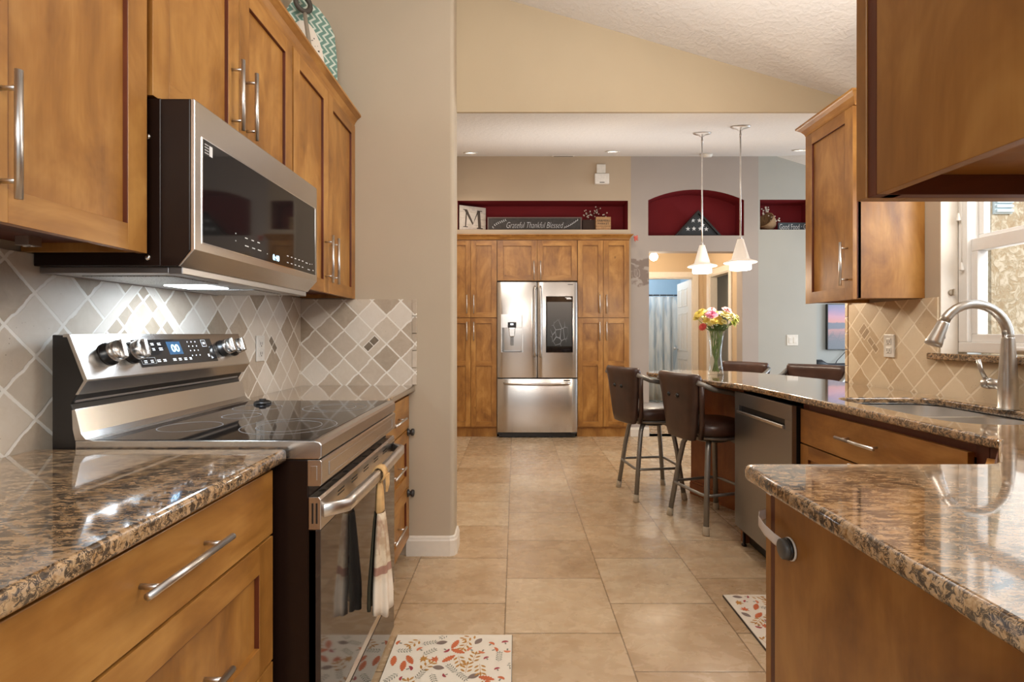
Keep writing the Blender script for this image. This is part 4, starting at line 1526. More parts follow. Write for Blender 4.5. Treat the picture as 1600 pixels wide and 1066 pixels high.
# ================================================================== RIGHT SIDE OF THE KITCHEN
sink_hole = rrect(1.58, 1.89, 0.43, 0.66, 0.10)
outline = [(0.48, 0.40), (1.886, 0.40), (1.886, 2.93), (1.90, 3.05), (1.80, 3.45), (1.70, 3.68), (1.62, 3.78), (1.50, 3.85), (1.37, 3.905), (1.25, 3.92), (1.12, 3.87), (1.00, 3.79), (0.96, 3.74), (0.95, 3.66),
           (1.035, 3.42), (1.095, 3.20), (1.15, 3.03), (1.19, 2.93), (1.225, 2.84), (1.243, 2.70), (1.252, 2.45), (1.262, 1.95), (1.268, 1.36), (1.262, 1.335), (1.040, 1.106), (1.020, 1.094), (0.990, 1.089)] + \
          [(0.505 + 0.025 * math.cos(math.radians(a)), 1.064 + 0.025 * math.sin(math.radians(a))) for a in (90, 112, 135, 158, 180)]
counter_slab('countertop', 'large L shaped brown granite countertop with sink, curving out into the breakfast bar', outline, [sink_hole])

t = thing('sink', 'stainless double bowl sink set under the granite by the window', 'sink', (1.58, 1.89, 0.70))
mb = MB(grain='y', xf=Matrix.Translation((0, 0, 0.8785)))
plate(mb, rrect(1.58, 1.89, 0.46, 0.69, 0.11), [rrect(1.58, 2.055, 0.415, 0.31, 0.09), rrect(1.58, 1.722, 0.415, 0.31, 0.09)], 0.005)
mb.build('rim', SINKSTEEL, t)
for cy in (2.055, 1.722):
    mb = MB(grain='x')
    mb.loft([[(x, y, z) for x, y in rrect(1.58, cy, 0.415 - e, 0.31 - e, 0.09)] for e, z in ((0, .8835), (.004, .86), (.02, .72), (.04, .695), (.10, .69))], True, (False, True))
    b = mb.build('bowl', SINKSTEEL, t, recalc=False)
    MB().lathe([(.045, .6905), (.04, .693), (.03, .691), (.001, .691)], 20, (1.58, cy, 0)).build('drain', CHROME, b)

# faucet
t = thing('faucet', 'brushed nickel gooseneck pull-down faucet behind the sink', 'faucet', (1.80, 1.87, 0.915))
FX, FY = 1.80, 1.87
mb = MB()
mb.lathe([(.032, .0), (.032, .004), (.029, .007), (.029, .10), (.027, .12), (.022, .22), (.0185, .26), (.0185, .262)], 24, (FX, FY, .915))
fb = mb.build('faucet_body', FAUCET, t)
path = [(FX, FY, 1.15), (FX, FY, 1.188)]
R = 0.110
for k in range(0, 15):
    a = math.radians(180 * k / 16.0)
    path.append((FX - R + R * math.cos(a), FY + 0.03 * (k / 14.0), 1.188 + R * math.sin(a) * 1.02))
mb = MB().tube(path, 0.0165, 16)
gn = mb.build('gooseneck', FAUCET, t)
p0 = Vector(path[-1])
d = (Vector(path[-1]) - Vector(path[-2])).normalized()
d = (d + Vector((-0.02, 0, -0.3))).normalized()
mb = MB().tube([tuple(p0 + d * s_) for s_ in (-.004, .0, .004, .045, .075, .088, .090)], [.0178, .0185, .019, .022, .027, .0275, .023], 18)
sp = mb.build('spray_head', FAUCET, t)
q = p0 + d * .045 + Vector((0.019, 0, 0.004))
MB().box(q.x - .004, q.x + .005, q.y - .007, q.y + .007, q.z - .022, q.z + .018).build('spray_button', RUBBER, sp, bevel=.003)
mb = MB().tube([(FX, FY + .02, 1.002), (FX, FY + .065, 1.002), (FX, FY + .070, 1.002)], [.0185, .0185, .016], 16)
mb.lathe([(.0185, 0), (.0205, .002), (.0205, .024), (.017, .027), (.001, .027)], 18, (FX, FY + .066, 1.002), 'y')
lv = mb.build('lever_hub', FAUCET, t)
MB().tube([(FX - .004, FY + .080, 1.012), (FX - .018, FY + .088, 1.052), (FX - .026, FY + .092, 1.092)], [.0075, .0068, .0075], 12).build('lever', FAUCET, lv)

# granite window sill
mb = MB(xf=Matrix.Translation((0, 0, 1.0752)))
plate(mb, [(1.868, 1.04), (1.888, 1.04), (1.898, 1.085), (1.972, 1.085), (1.972, 2.283), (1.898, 2.284), (1.888, 2.288), (1.888, 2.325), (1.868, 2.325)], [], 0.030, 0.006, 2)
tag(mb.build('window_sill', GRANITE, None), 'narrow brown granite sill projecting under the kitchen window', 'window sill')
ROOT['window_sill'] = Vector((0, 0, 0))
# blind cords
for x, y, z, lab in ((1.958, 2.262, 1.690, 'white blind cord with the higher hanging tassel beside the window'), (1.962, 2.250, 1.470, 'white blind cord with the lower hanging tassel beside the window')):
    t = thing('blind_cord', lab, 'cord', (x, y, z), 'blind cords')
    MB().tube([(x, y, z + .03), (x, y, 2.050)], 0.0012, 6).build('cord', WHITEP, t)
    MB().lathe([(.003, .034), (.0045, .03), (.009, .002), (.009, 0), (.001, 0)], 12, (x, y, z)).build('tassel', WHITEP, t)
t = thing('cord_cleat', 'small grey cord cleat on the window reveal below the tassels', 'cleat', (1.98, 2.287, 1.40))
MB().lathe([(.014, 0), (.014, -.006), (.009, -.009), (.001, -.009)], 16, (1.945, 2.2836, 1.375), 'y').build('base', plain('grey_plastic', srgb(170, 158, 140), 0.5), t)
MB().box(1.942, 1.948, 2.265, 2.2748, 1.36, 1.39).build('horn', plain('grey_plastic_horn', srgb(160, 148, 130), 0.5), t, bevel=.002)

# sink base
FS = frame(1.297, 0, 0, 1, -1, 0)
t = thing('base_cabinet', 'wide maple sink base cabinet with one long bar pull on its top drawer front', 'cabinet', (1.58, 1.86, 0))
mb = MB(grain='z')
mb.box(1.317, 1.875, 2.285, 2.303, 0.10, 0.876)
mb.box(1.317, 1.875, 1.400, 1.418, 0.10, 0.876)
mb.box(1.317, 1.875, 1.418, 2.285, 0.10, 0.118, 'y')
mb.box(1.860, 1.875, 1.418, 2.285, 0.118, 0.876, 'y')
mb.box(1.37, 1.39, 1.400, 2.303, 0.0, 0.10, 'y')
mb.build('carcass', [WOOD, WOODIN], t)
mb = MB(grain='z', xf=FS)
mb.mat = 1
mb.box(1.400, 1.440, -0.02, 0, 0.10, 0.882)
mb.box(2.263, 2.303, -0.02, 0, 0.10, 0.882)
mb.box(1.440, 2.263, -0.02, 0, 0.842, 0.882, 'x')
mb.box(1.440, 2.263, -0.02, 0, 0.68, 0.715, 'x')
mb.box(1.440, 2.263, -0.02, 0, 0.10, 0.135, 'x')
mb.build('face_frame', [WOOD, WOODIN], t, bevel=.001)
add_slab(t, FS, 1.445, 2.292, .706, .856, hx=1.885, hz=.788, L=.215)
add_door(t, FS, 1.445, 1.866, .112, .700, hx=1.83, hz=.60, L=.215)
add_door(t, FS, 1.870, 2.292, .112, .700, hx=1.906, hz=.60, L=.215)
# diagonal corner base
t = thing('base_cabinet', 'maple corner base cabinet with a plain angled front right of the sink base', 'cabinet', (1.4, 0.9, 0))
mb = MB(grain='z')
mb.mat = 1
mb.prism([(1.297, 1.398), (1.297, 1.375), (1.003, 1.081), (1.003, 0.41), (1.878, 0.41), (1.878, 1.398)], 'z', 0.10, 0.882, 'z')
mb.prism([(1.36, 1.398), (1.05, 1.06), (1.05, 0.41), (1.87, 0.41), (1.87, 1.398)], 'z', 0.0, 0.10, 'z')
mb.build('carcass', [WOOD, WOODIN], t)
mb = MB(grain='z', xf=frame(1.150, 1.228, 0.7071, 0.7071, -0.7071, 0.7071))
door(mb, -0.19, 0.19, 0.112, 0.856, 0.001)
dd = mb.build('door', [WOOD, WOODIN], t, bevel=.0012)
# peninsula leg base with plain end panel
FP = frame(0, 1.038, 1, 0, 0, 1)
t = thing('base_cabinet', 'maple peninsula base cabinet with a plain golden end panel in the right foreground', 'cabinet', (0.75, 0.75, 0))
mb = MB(grain='z')
mb.box(0.534, 1.0, 0.41, 1.020, 0.10, 0.882)
mb.box(0.56, 1.0, 0.41, 0.97, 0.0, 0.10)
mb.build('carcass', [WOODIN], t)
MB(grain='z').box(0.516, 0.534, 0.41, 1.018, 0.0, 0.8835).build('end_panel', [WOOD], t, bevel=.001)
mb = MB(grain='z', xf=FP)
mb.box(0.518, 0.556, -0.018, 0, 0.10, 0.8825)
mb.box(0.96, 1.0, -0.018, 0, 0.10, 0.8825)
mb.box(0.556, 0.96, -0.018, 0, 0.842, 0.8825, 'x')
mb.build('face_frame', [WOODIN], t, bevel=.001)
add_door(t, FP, 0.518, 0.99, .112, .862, hx=.93, hz=.73)
# child lock strap
t = thing('cabinet_lock', 'white strap child lock with grey round button on the peninsula end panel', 'child lock', (0.51, 0.97, 0.79))
path = [(0.507, 0.955, .790), (0.498, 0.985, .796), (0.494, 1.015, .802), (0.497, 1.045, .808), (0.507, 1.064, .812), (0.523, 1.066, .816), (0.545, 1.0625, .818)]
mb = MB()
rings = []
for x, y, z in path:
    rings.append([(x, y, z - .011), (x - .0008, y, z - .008), (x - .0008, y, z + .008), (x, y, z + .011), (x + .0012, y, z + .009), (x + .0012, y, z - .009)])
mb.loft(rings, smooth=True)
mb.build('strap', plain('white_strap', srgb(222, 212, 204), 0.5), t)
LK = plain('slate_grey_plastic', srgb(84, 82, 78), 0.4)
MB().lathe([(.0215, -.0005), (.0215, -.003), (.020, -.004)], 24, (0.5155, 0.957, .788), 'x').build('adhesive_pad', WHITEP, t)
MB().lathe([(.020, -.003), (.020, -.009), (.018, -.010)], 24, (0.5155, 0.957, .788), 'x').build('lock_base', BLACK, t)
MB().lathe([(.0185, -.009), (.019, -.012), (.018, -.018), (.015, -.0195), (.001, -.0195)], 24, (0.5155, 0.957, .788), 'x').build('lock_button', LK, t)

# dishwasher
t = thing('dishwasher', 'dark stainless dishwasher under the bar counter with a recessed pocket handle', 'dishwasher', (1.5, 2.6, 0))
DY0, DY1 = 2.307, 2.905
mb = MB()
mb.box(1.268, 1.85, DY0 + .004, DY1 - .004, 0.09, 0.862)
mb.build('tub', BLACK, t)
DWS = make_steel('dishwasher_stainless', (0.32, 0.315, 0.315, 1), 0.3, 0.4)
mb = MB(grain='z')
mb.box(1.246, 1.268, DY0, DY1, .795, .866)
mb.box(1.246, 1.268, DY0, DY1, .112, .748)
mb.box(1.246, 1.268, DY0, DY0 + .06, .748, .795)
mb.box(1.246, 1.268, DY1 - .05, DY1, .748, .795)
dw = mb.build('door_panel', DWS, t, bevel=.0012)
MB().box(1.262, 1.268, DY0 + .06, DY1 - .05, .748, .795).build('handle_pocket', BLACK, dw)
mb = MB(grain='y')
mb.prism([(1.246, .748), (1.236, .752), (1.234, .764), (1.240, .768), (1.246, .766), (1.252, .758)], 'y', DY0 + .062, DY1 - .052, 'y')
mb.build('handle_lip', STEEL, dw, bevel=.001)
MB().box(1.325, 1.34, DY0 + .01, DY1 - .01, 0.005, 0.10).build('kick_plate', BLACK, t)
for y in (DY0 + .03, DY1 - .03):
    MB().lathe([(.014, 0), (.014, .01), (.008, .012), (.008, .092)], 10, (1.285, y, 0)).build('leveling_foot', BROWNBLACK, t)
# bar support
BARW = make_wood('reddish_maple_panel', srgb(168, 104, 56), srgb(142, 82, 42), srgb(108, 58, 28), 0.3)
t = thing('breakfast_bar', 'stained maple bar base panels behind the stools under the granite bar', 'bar', (1.5, 3.3, 0))
poly = [(1.30, 2.912), (1.88, 2.912), (1.80, 3.30), (1.53, 3.80), (1.315, 3.83), (1.64, 3.12), (1.30, 2.95)]
MB(grain='z').prism(poly, 'z', 0.0, 0.8825, 'z').build('panel', [BARW], t)
mb = MB(grain='x')
a, b = Vector((1.640, 3.12)), Vector((1.315, 3.83))
dv = (b - a).normalized()
nv = Vector((-dv.y, dv.x))
for h0, h1, th in ((0.0, .085, .014), (.085, .10, .008)):
    q = [a + nv * 0.0005, b + nv * 0.0005, b + nv * th, a + nv * th]
    mb.prism([tuple(p_) for p_ in q], 'z', h0, h1, 'x')
mb.build('base_molding', [BARW], t, bevel=.002)

# upper cabinets on the right
FU = frame(0, 0.708, 1, 0, 0, 1)
t = thing('wall_cabinet', 'big maple wall cabinet hanging close overhead in the upper right foreground', 'cabinet', (1.0, 0.55, 1.378), 'maple wall cabinets on the right')
mb = MB(grain='z')
mb.box(0.4870, 0.503, 0.397, 0.690, 1.378, 2.305)
mb.build('end_panel', [WOOD], t, bevel=.001)
mb = MB(grain='x')
mb.box(0.503, 1.36, 0.397, 0.690, 1.405, 1.42)
mb.box(0.503, 1.36, 0.397, 0.690, 2.29, 2.305)
mb.box(1.36, 1.376, 0.397, 0.690, 1.378, 2.305, 'z')
mb.box(0.503, 1.36, 0.397, 0.41, 1.42, 2.29)
mb.build('carcass', [WOOD], t)
mb = MB(grain='x', xf=FU)
mb.box(0.503, 1.36, -0.018, 0, 1.378, 1.42)
mb.box(0.503, 1.36, -0.018, 0, 2.265, 2.305)
mb.box(0.487, 0.523, -0.0178, 0, 1.378, 2.305, 'z')
mb.build('face_frame', [WOODIN], t, bevel=.001)
for a, b in ((0.485, 0.928), (0.932, 1.376)):
    add_door(t, FU, a, b, 1.378, 2.302, hx=(b - .035 if a < .6 else a + .035), hz=1.53)
FRU = frame(1.585, 0, 0, 1, -1, 0)
t = thing('wall_cabinet', 'maple wall cabinet beside the window seen at an angle with one bar pull', 'cabinet', (1.73, 2.57, 1.356), 'maple wall cabinets on the right')
mb = MB(grain='z')
mb.box(1.588, 1.898, 2.372, 2.388, 1.356, 2.25)
mb.build('end_panel', [WOOD], t, bevel=.001)
mb = MB(grain='z')
mb.box(1.585, 1.898, 2.744, 2.760, 1.356, 2.25)
mb.box(1.585, 1.898, 2.388, 2.744, 1.374, 1.388, 'y')
mb.box(1.585, 1.898, 2.388, 2.744, 2.234, 2.25, 'y')
mb.build('carcass', [WOOD], t)
mb = MB(grain='z')
mb.box(1.5852, 1.603, 2.372, 2.40, 1.356, 2.25)
mb.box(1.5852, 1.603, 2.40, 2.735, 1.356, 1.39, 'y')
mb.build('face_frame', [WOODIN], t, bevel=.001)
add_door(t, FRU, 2.374, 2.760, 1.352, 2.25, hx=2.412, hz=1.52, L=.205)
crown('crown_molding', 'maple crown molding wrapping the top of the wall cabinet by the window', [(1.898, 2.764, 2.251), (1.573, 2.764, 2.251), (1.573, 2.370, 2.251), (1.898, 2.370, 2.251)][::-1][::-1], CROWN, None)

# ================================================================== DINING END: PANTRY WALL AND FRIDGE
FK = frame(0, 5.902, 1, 0, 0, -1)


def tall_cab(label, x0, x1, xm, hl, hr):
    t = thing('pantry_cabinet', label, 'cabinet', ((x0 + x1) / 2, 6.1, 0), 'tall maple pantry cabinets')
    m_ = MB(grain='z')
    m_.box(x0, x1, 5.902, 6.45, 0.11, 2.272)
    m_.box(x0 + .001, x1 - .001, 5.935, 6.45, 0.0, 0.11)
    m_.build('carcass', [WOOD], t)
    for a, b, h in ((x0 + .003, xm - .002, hl), (xm + .002, x1 - .003, hr)):
        add_door(t, FK, a, b, 1.380, 2.266, hx=h, hz=1.532, L=.215)
        add_door(t, FK, a, b, .125, 1.370, mids=(.852,), hx=h, hz=1.222, L=.215)
    return t


tall_cab('tall four door maple pantry cabinet left of the refrigerator', -0.80, -0.211, -0.510, -0.553, -0.474)
tall_cab('tall four door maple pantry cabinet right of the refrigerator', 0.716, 1.312, 1.012, 0.968, 1.047)
t = thing('wall_cabinet', 'two door maple cabinet above the refrigerator', 'cabinet', (0.25, 6.1, 1.80))
MB(grain='z').box(-0.209, 0.714, 5.902, 6.45, 1.80, 2.272).build('carcass', [WOOD], t)
add_door(t, FK, -0.203, 0.251, 1.803, 2.266, hx=.215, hz=1.918, L=.215, s=.064)
add_door(t, FK, 0.255, 0.710, 1.803, 2.266, hx=.290, hz=1.918, L=.215, s=.064)
crown('crown_molding', 'maple crown molding across the pantry wall below the red shelf niche', [(1.312, 5.948, 2.273), (1.312, 5.886, 2.273), (-0.80, 5.886, 2.273)][::-1], CROWN, None)
t = thing('coral_ornament', 'small coral red star ornament hanging at the end of the pantry crown molding', 'ornament', (1.375, 5.85, 2.30))
CORAL = plain('coral_red', srgb(206, 98, 84), 0.6)
for a, L in ((40, .05), (-35, .05), (95, .03), (-80, .04), (5, .045)):
    m_ = MB()
    ca, sa = math.cos(math.radians(a)), math.sin(math.radians(a))
    m_.tube([(1.362, 5.838, 2.283), (1.362 + ca * L * .5, 5.834, 2.283 + sa * L * .5), (1.362 + ca * L, 5.838, 2.283 + sa * L)], [.006, .011, .002], 8)
    m_.build('petal', CORAL, t)

# refrigerator
t = thing('refrigerator', 'stainless french door refrigerator with water dispenser and dark touch screen', 'refrigerator', (0.251, 6.1, 0))
FRS = make_steel('fridge_stainless', (0.60, 0.565, 0.535, 1), 0.24, 0.7)
MB().box(-0.200, 0.702, 5.925, 6.44, 0.04, 1.775).build('case', plain('grey_fridge_case', (0.10, 0.10, 0.10, 1), 0.4), t)


def curved_panel(x0, x1, z0, z1, yf, depth, bow, name, parent, cut=None):
    m_ = MB(grain='z')
    n = 14
    prof = []
    for k in range(n + 1):
        f = k / n
        x = x0 + (x1 - x0) * f
        e = min(f, 1 - f) * (x1 - x0)
        y = yf + bow * (2 * f - 1) ** 2 + (0.012 * (1 - min(1, e / .012)) ** 2)
        prof.append((x, y))
    prof += [(x1, yf + depth), (x0, yf + depth)]
    m_.prism(prof, 'z', z0, z1, 'z')
    o = m_.build(name, FRS, parent, bevel=.003)
    for p_ in o.data.polygons:
        p_.use_smooth = abs(p_.normal.z) < .5
    return o


ld = curved_panel(-0.206, 0.249, .690, 1.783, 5.838, .08, .006, 'left_door', t)
rd = curved_panel(0.255, 0.709, .690, 1.783, 5.838, .08, .006, 'right_door', t)
fd = curved_panel(-0.206, 0.709, .065, .678, 5.838, .08, .010, 'freezer_drawer', t)
MB().box(-0.19, 0.69, 5.87, 5.925, 0.012, 0.06).build('kick_grille', BLACK, t, bevel=.003)
for x in (-.17, .67):
    MB().box(x - .03, x + .03, 5.855, 5.92, 0.04, 0.062).build('hinge_cover', BLACK, t, bevel=.004)
    MB().lathe([(.018, 0), (.018, .013)], 10, (x, 5.95, 0)).build('leveling_foot', BLACK, t)


def bow_handle(pts, parent, r=.011):
    return MB(grain='z').tube(pts, r, 12).build('handle', FRS, parent)


for x, par in ((.222, ld), (.288, rd)):
    zs = [1.735, 1.728, 1.68, 1.5, 1.3, 1.1, .985, .938, .931]
    off = [0, .03, .046, .054, .056, .054, .046, .03, 0]
    bow_handle([(x, 5.842 - o_, z_) for z_, o_ in zip(zs, off)], par)
xs = [-.125, -.12, -.07, .1, .25, .4, .57, .62, .625]
bow_handle([(x, 5.842 - o_, .628 - (0.006 * math.sin(PI * (x + .125) / .75))) for x, o_ in zip(xs, [0, .03, .045, .052, .054, .052, .045, .03, 0])], fd, .012)
# dispenser
DG = plain('grey_dispenser', (0.24, 0.235, 0.23, 1), 0.3, 0.7)
mb = MB(grain='z')
for a, b, c, d in ((-.163, -.150, .978, 1.412), (.077, .090, .978, 1.412), (-.150, .077, 1.26, 1.412), (-.150, .077, .978, .992)):
    mb.box(a, b, 5.832, 5.842, c, d)
ds_ = mb.build('dispenser_frame', FRS, ld, bevel=.002)
MB().box(-.150, .077, 5.8405, 5.8436, .992, 1.26).build('dispenser_back', DG, ds_)
mb = MB()
mb.prism([(-.150, 5.8405), (.077, 5.8405), (.060, 5.812), (-.133, 5.812)], 'z', .985, .998)
mb.build('drip_tray', DG, ds_, bevel=.002)
MB().box(-.085, .012, 5.812, 5.836, 1.262, 1.325).build('dispenser_controls', BLACK, ds_, bevel=.004)
MB().box(-.055, -.02, 5.811, 5.8125, 1.29, 1.31).build('dispenser_display', emis('pale_led', (0.8, 0.9, 1, 1), 0.7), ds_)
MB(grain='z').prism([(-.075, 1.262), (.002, 1.262), (-.008, 1.16), (-.065, 1.16)], 'y', 5.815, 5.836, 'z').build('dispenser_spout', FRS, ds_, bevel=.006)
MB().box(-.055, -.018, 5.828, 5.838, 1.06, 1.16).build('dispenser_paddle', DG, ds_, bevel=.003)
# touch screen
sc = MB().box(.350, .657, 5.829, 5.842, .978, 1.62).build('touch_screen', BLACKGLASS, rd, bevel=.003)
PIC = M('screen_photo')
_x, _y, _z = PIC.sep(PIC.pos())
_br = PIC.voro(PIC.scale(PIC.pos(), 16, 1, 11), 1.0, 'DISTANCE_TO_EDGE')
_in = PIC.mapr(PIC.math('ADD', PIC.math('POWER', PIC.math('DIVIDE', PIC.math('SUBTRACT', _x, .50), .11), 2.0), PIC.math('POWER', PIC.math('DIVIDE', PIC.math('SUBTRACT', _z, 1.2), .17), 2.0)), .3, 1.0, 1, 0)
_m = PIC.math('MULTIPLY', PIC.mapr(_br, .0, .05, 1, 0), _in)
_g = PIC.ramp(PIC.mapr(_z, 1.05, 1.55), [(0, (0.03, .028, .025, 1)), (1, (.13, .115, .10, 1))])
_c = PIC.mix(_m, _g, (.32, .29, .27, 1))
PIC.set((.01, .01, .01, 1), .1)
PIC.put(PIC.b.inputs['Emission Color'], _c)
PIC.b.inputs['Emission Strength'].default_value = 1.0
MB().box(.362, .645, 5.8282, 5.8295, 1.05, 1.555).build('screen_picture', PIC.m, sc)
mb = MB()
mb.box(.585, .64, 5.8280, 5.8288, 1.585, 1.600)
mb.box(.57, .63, 5.8280, 5.8288, 1.600, 1.606)
mb.build('screen_clock', PRINT, sc)
MB().box(.60, .66, 5.8385, 5.8402, 1.752, 1.757).build('badge', DARKPRINT, rd)
mb = MB()
mb.box(.555, .63, 5.8375, 5.8415, .652, .664)
mb.build('energy_sticker', DARKPRINT, fd)

# shelf niche contents
NZ = 2.4045
SLATE = plain('slate_sign', srgb(70, 66, 64), 0.8, var=0.15)
WHITEWASH = plain('whitewashed_wood', srgb(206, 196, 184), 0.8, var=0.08)
t = thing('letter_sign', 'square whitewashed wooden sign with a big letter M leaning in the red shelf niche', 'sign', (-0.655, 6.0, NZ))
MSX = Matrix(((0.897, 0, -0.442, -0.655), (0.442, 0, 0.897, 5.985), (0, 1, 0, NZ), (0, 0, 0, 1)))
MSX = Matrix(((0.897, 0, 0.442, -0.655), (0.442, 0, -0.897, 5.985), (0, 1, 0, NZ), (0, 0, 0, 1)))
mb = MB(xf=MSX)
for k in range(4):
    mb.box(0.003, .337, .0005 + k * .074, .073 + k * .074, -.016, 0)
mb.build('sign_board', WHITEWASH, t, bevel=.001)
DKB = plain('dark_brown_paint', srgb(74, 62, 52), 0.7)
mb = MB(xf=MSX)


def mpoly(pts):
    mb.prism(pts, 'z', .0004, .0016)


mpoly([(.072, .052), (.086, .052), (.098, .235), (.084, .235)])
mpoly([(.06, .252), (.10, .252), (.178, .095), (.168, .075)])
mpoly([(.168, .075), (.178, .095), (.232, .252), (.243, .235)])
mpoly([(.226, .252), (.262, .252), (.276, .045), (.240, .045)])
mpoly([(.05, .252), (.09, .252), (.09, .243), (.05, .243)])
mpoly([(.25, .252), (.29, .252), (.285, .243), (.25, .243)])
mpoly([(.05, .052), (.108, .052), (.108, .043), (.05, .043)])
mpoly([(.222, .048), (.298, .048), (.298, .036), (.222, .036)])
mb.build('letter', DKB, t)
t = thing('word_sign', 'long framed dark sign with white script words in the red shelf niche', 'sign', (0.22, 6.1, NZ))
GFR = plain('grey_brown_frame', srgb(112, 98, 92), 0.7)
mb = MB()
mb.box(-.330, .790, 6.075, 6.095, NZ, NZ + .012).box(-.330, .790, 6.075, 6.095, NZ + .158, NZ + .172).box(-.33, -.315, 6.075, 6.095, NZ + .012, NZ + .158).box(.775, .79, 6.075, 6.095, NZ + .012, NZ + .158)
mb.build('frame', GFR, t, bevel=.001)
b = MB().box(-.315, .775, 6.082, 6.094, NZ + .012, NZ + .158).build('panel', SLATE, t)
XB = Matrix(((1, 0, 0, 0), (0, 0, -1, 6.0815), (0, 1, 0, 0), (0, 0, 0, 1)))
text('lettering', 'Grateful Thankful Blessed', .105, PRINT, b, XB @ Matrix.Translation((.225, NZ + .075, 0)), .0004, .35, 'CENTER', .62, -.002)
mb = MB(xf=XB)
for sx, x0_, dirn in ((1, -.27, 1), (-1, .745, -1)):
    for k in range(8):
        f = k / 7
        cx, cz = x0_ + dirn * .15 * f, NZ + .05 + .085 * (f ** .6 if dirn > 0 else (1 - f) ** 1.3)
        for e in (1, -1):
            a_ = (.5 * dirn if dirn > 0 else PI - .5) + e * .8
            q = [(cx + math.cos(a_) * u_ - math.sin(a_) * v_, cz + math.sin(a_) * u_ + math.cos(a_) * v_) for u_, v_ in ((0, 0), (.009, .004), (.02, 0), (.009, -.004))]
            mb.prism(q, 'z', 0.0001, .0009)
mb.build('leaf_spray', PRINT, b)
DKW = plain('dark_box_wood', srgb(62, 44, 36), 0.75)
t = thing('planter_box', 'dark brown wooden box behind the small market crate in the red shelf niche', 'box', (0.88, 6.13, NZ))
mb = MB()
for a, b_, c, d in ((.805, .975, 6.115, 6.125), (.805, .975, 6.195, 6.205), (.805, .815, 6.125, 6.195), (.965, .975, 6.125, 6.195)):
    mb.box(a, b_, c, d, NZ, NZ + .15)
mb.build('sides', DKW, t, bevel=.001)
MB().box(.815, .965, 6.125, 6.195, NZ + .002, NZ + .12).build('filling', plain('moss', srgb(60, 52, 36), 0.9), t)
t = thing('market_crate', 'small light wood crate lettered FARMERS MARKET in the red shelf niche', 'crate', (1.04, 6.06, NZ))
CRW = plain('pale_crate_wood', srgb(176, 138, 98), 0.75, var=0.12)
mb = MB()
for k in range(3):
    mb.box(.950, 1.125, 6.02, 6.03, NZ + .001 + k * .055, NZ + .053 + k * .055)
    mb.box(.950, 1.125, 6.10, 6.11, NZ + .001 + k * .055, NZ + .053 + k * .055)
    mb.box(.950, .960, 6.03, 6.10, NZ + .001 + k * .055, NZ + .053 + k * .055)
    mb.box(1.115, 1.125, 6.03, 6.10, NZ + .001 + k * .055, NZ + .053 + k * .055)
mb.build('slats', CRW, t, bevel=.001)
MB().box(.96, 1.115, 6.03, 6.10, NZ + .001, NZ + .01).build('bottom', CRW, t)
XB2 = Matrix(((1, 0, 0, 0), (0, 0, -1, 6.0195), (0, 1, 0, 0), (0, 0, 0, 1)))
text('lettering', 'FARMERS\nMARKET', .036, DARKPRINT, t, XB2 @ Matrix.Translation((1.037, NZ + .100, 0)), .0004)
o = t.children[-1]
for v in o.data.vertices:
    pass
text('lettering', '* * *', .025, DARKPRINT, t, XB2 @ Matrix.Translation((1.037, NZ + .03, 0)), .0004)

DKSTEM = plain('brown_stem', srgb(92, 76, 58), 0.8)
COTTON = plain('white_cotton_bud', srgb(226, 218, 208), 0.9)


def cotton(label, base, tip, n, seed, group, buds=1.0):
    rnd = random.Random(seed)
    t = thing('cotton_stem', label, 'dried flower', base, group)
    b, p = Vector(base), Vector(tip)
    mid = (b + p) / 2 + Vector((0, 0, .02))
    pts = [b, mid, p]
    m_ = MB().tube([tuple(q_) for q_ in pts], .0018, 5)
    ends = []
    for k in range(n):
        f = .35 + .65 * k / max(1, n - 1)
        q_ = b.lerp(mid, f * 2) if f < .5 else mid.lerp(p, f * 2 - 1)
        e = q_ + Vector((rnd.uniform(-.045, .045), rnd.uniform(-.02, .015), rnd.uniform(-.02, .04)))
        m_.tube([tuple(q_), tuple(e)], .001, 4)
        ends.append(e)
    m_.build('twig', DKSTEM, t)
    for e in ends:
        MB().sphere(tuple(e), rnd.uniform(.006, .0095) * buds, 8, .9).build('bud', COTTON, t)


cotton('tall white cotton stem leaning right out of the dark box in the shelf niche', (.90, 6.16, NZ + .121), (1.0, 6.12, NZ + .285), 16, 1, 'dried white stems')
cotton('short white cotton stem spreading left out of the dark box in the shelf niche', (.87, 6.16, NZ + .121), (.86, 6.12, NZ + .235), 16, 2, 'dried white stems')
cotton('low white cotton stem rising from the small market crate', (1.03, 6.065, NZ + .0105), (1.06, 6.07, NZ + .185), 12, 3, 'dried white stems')

# arch niche: folded flag case
AZ = 2.3355
t = thing('flag_case', 'triangular dark frame case holding a folded starry blue flag in the arched niche', 'flag case', (2.155, 6.06, AZ))
tri = lambda e: [(2.155 - .285 + e * 2.2, AZ + e), (2.155 + .285 - e * 2.2, AZ + e), (2.155, AZ + .312 - e * 1.55)]
mb = MB()
o1, i1 = tri(0), tri(.022)
for k in range(3):
    j = (k + 1) % 3
    mb.add([(o1[k][0], 6.02, o1[k][1]), (o1[j][0], 6.02, o1[j][1]), (i1[j][0], 6.02, i1[j][1]), (i1[k][0], 6.02, i1[k][1]),
            (o1[k][0], 6.11, o1[k][1]), (o1[j][0], 6.11, o1[j][1]), (i1[j][0], 6.11, i1[j][1]), (i1[k][0], 6.11, i1[k][1])],
           [(0, 1, 2, 3), (7, 6, 5, 4), (0, 4, 5, 1), (3, 2, 6, 7), (0, 3, 7, 4), (1, 5, 6, 2)])
mb.build('case_frame', plain('black_case_wood', srgb(36, 34, 34), 0.4), t)
fl = MB().prism(tri(.024), 'y', 6.045, 6.10).build('folded_flag', plain('navy_flag_cloth', srgb(62, 66, 70), 0.9), t)
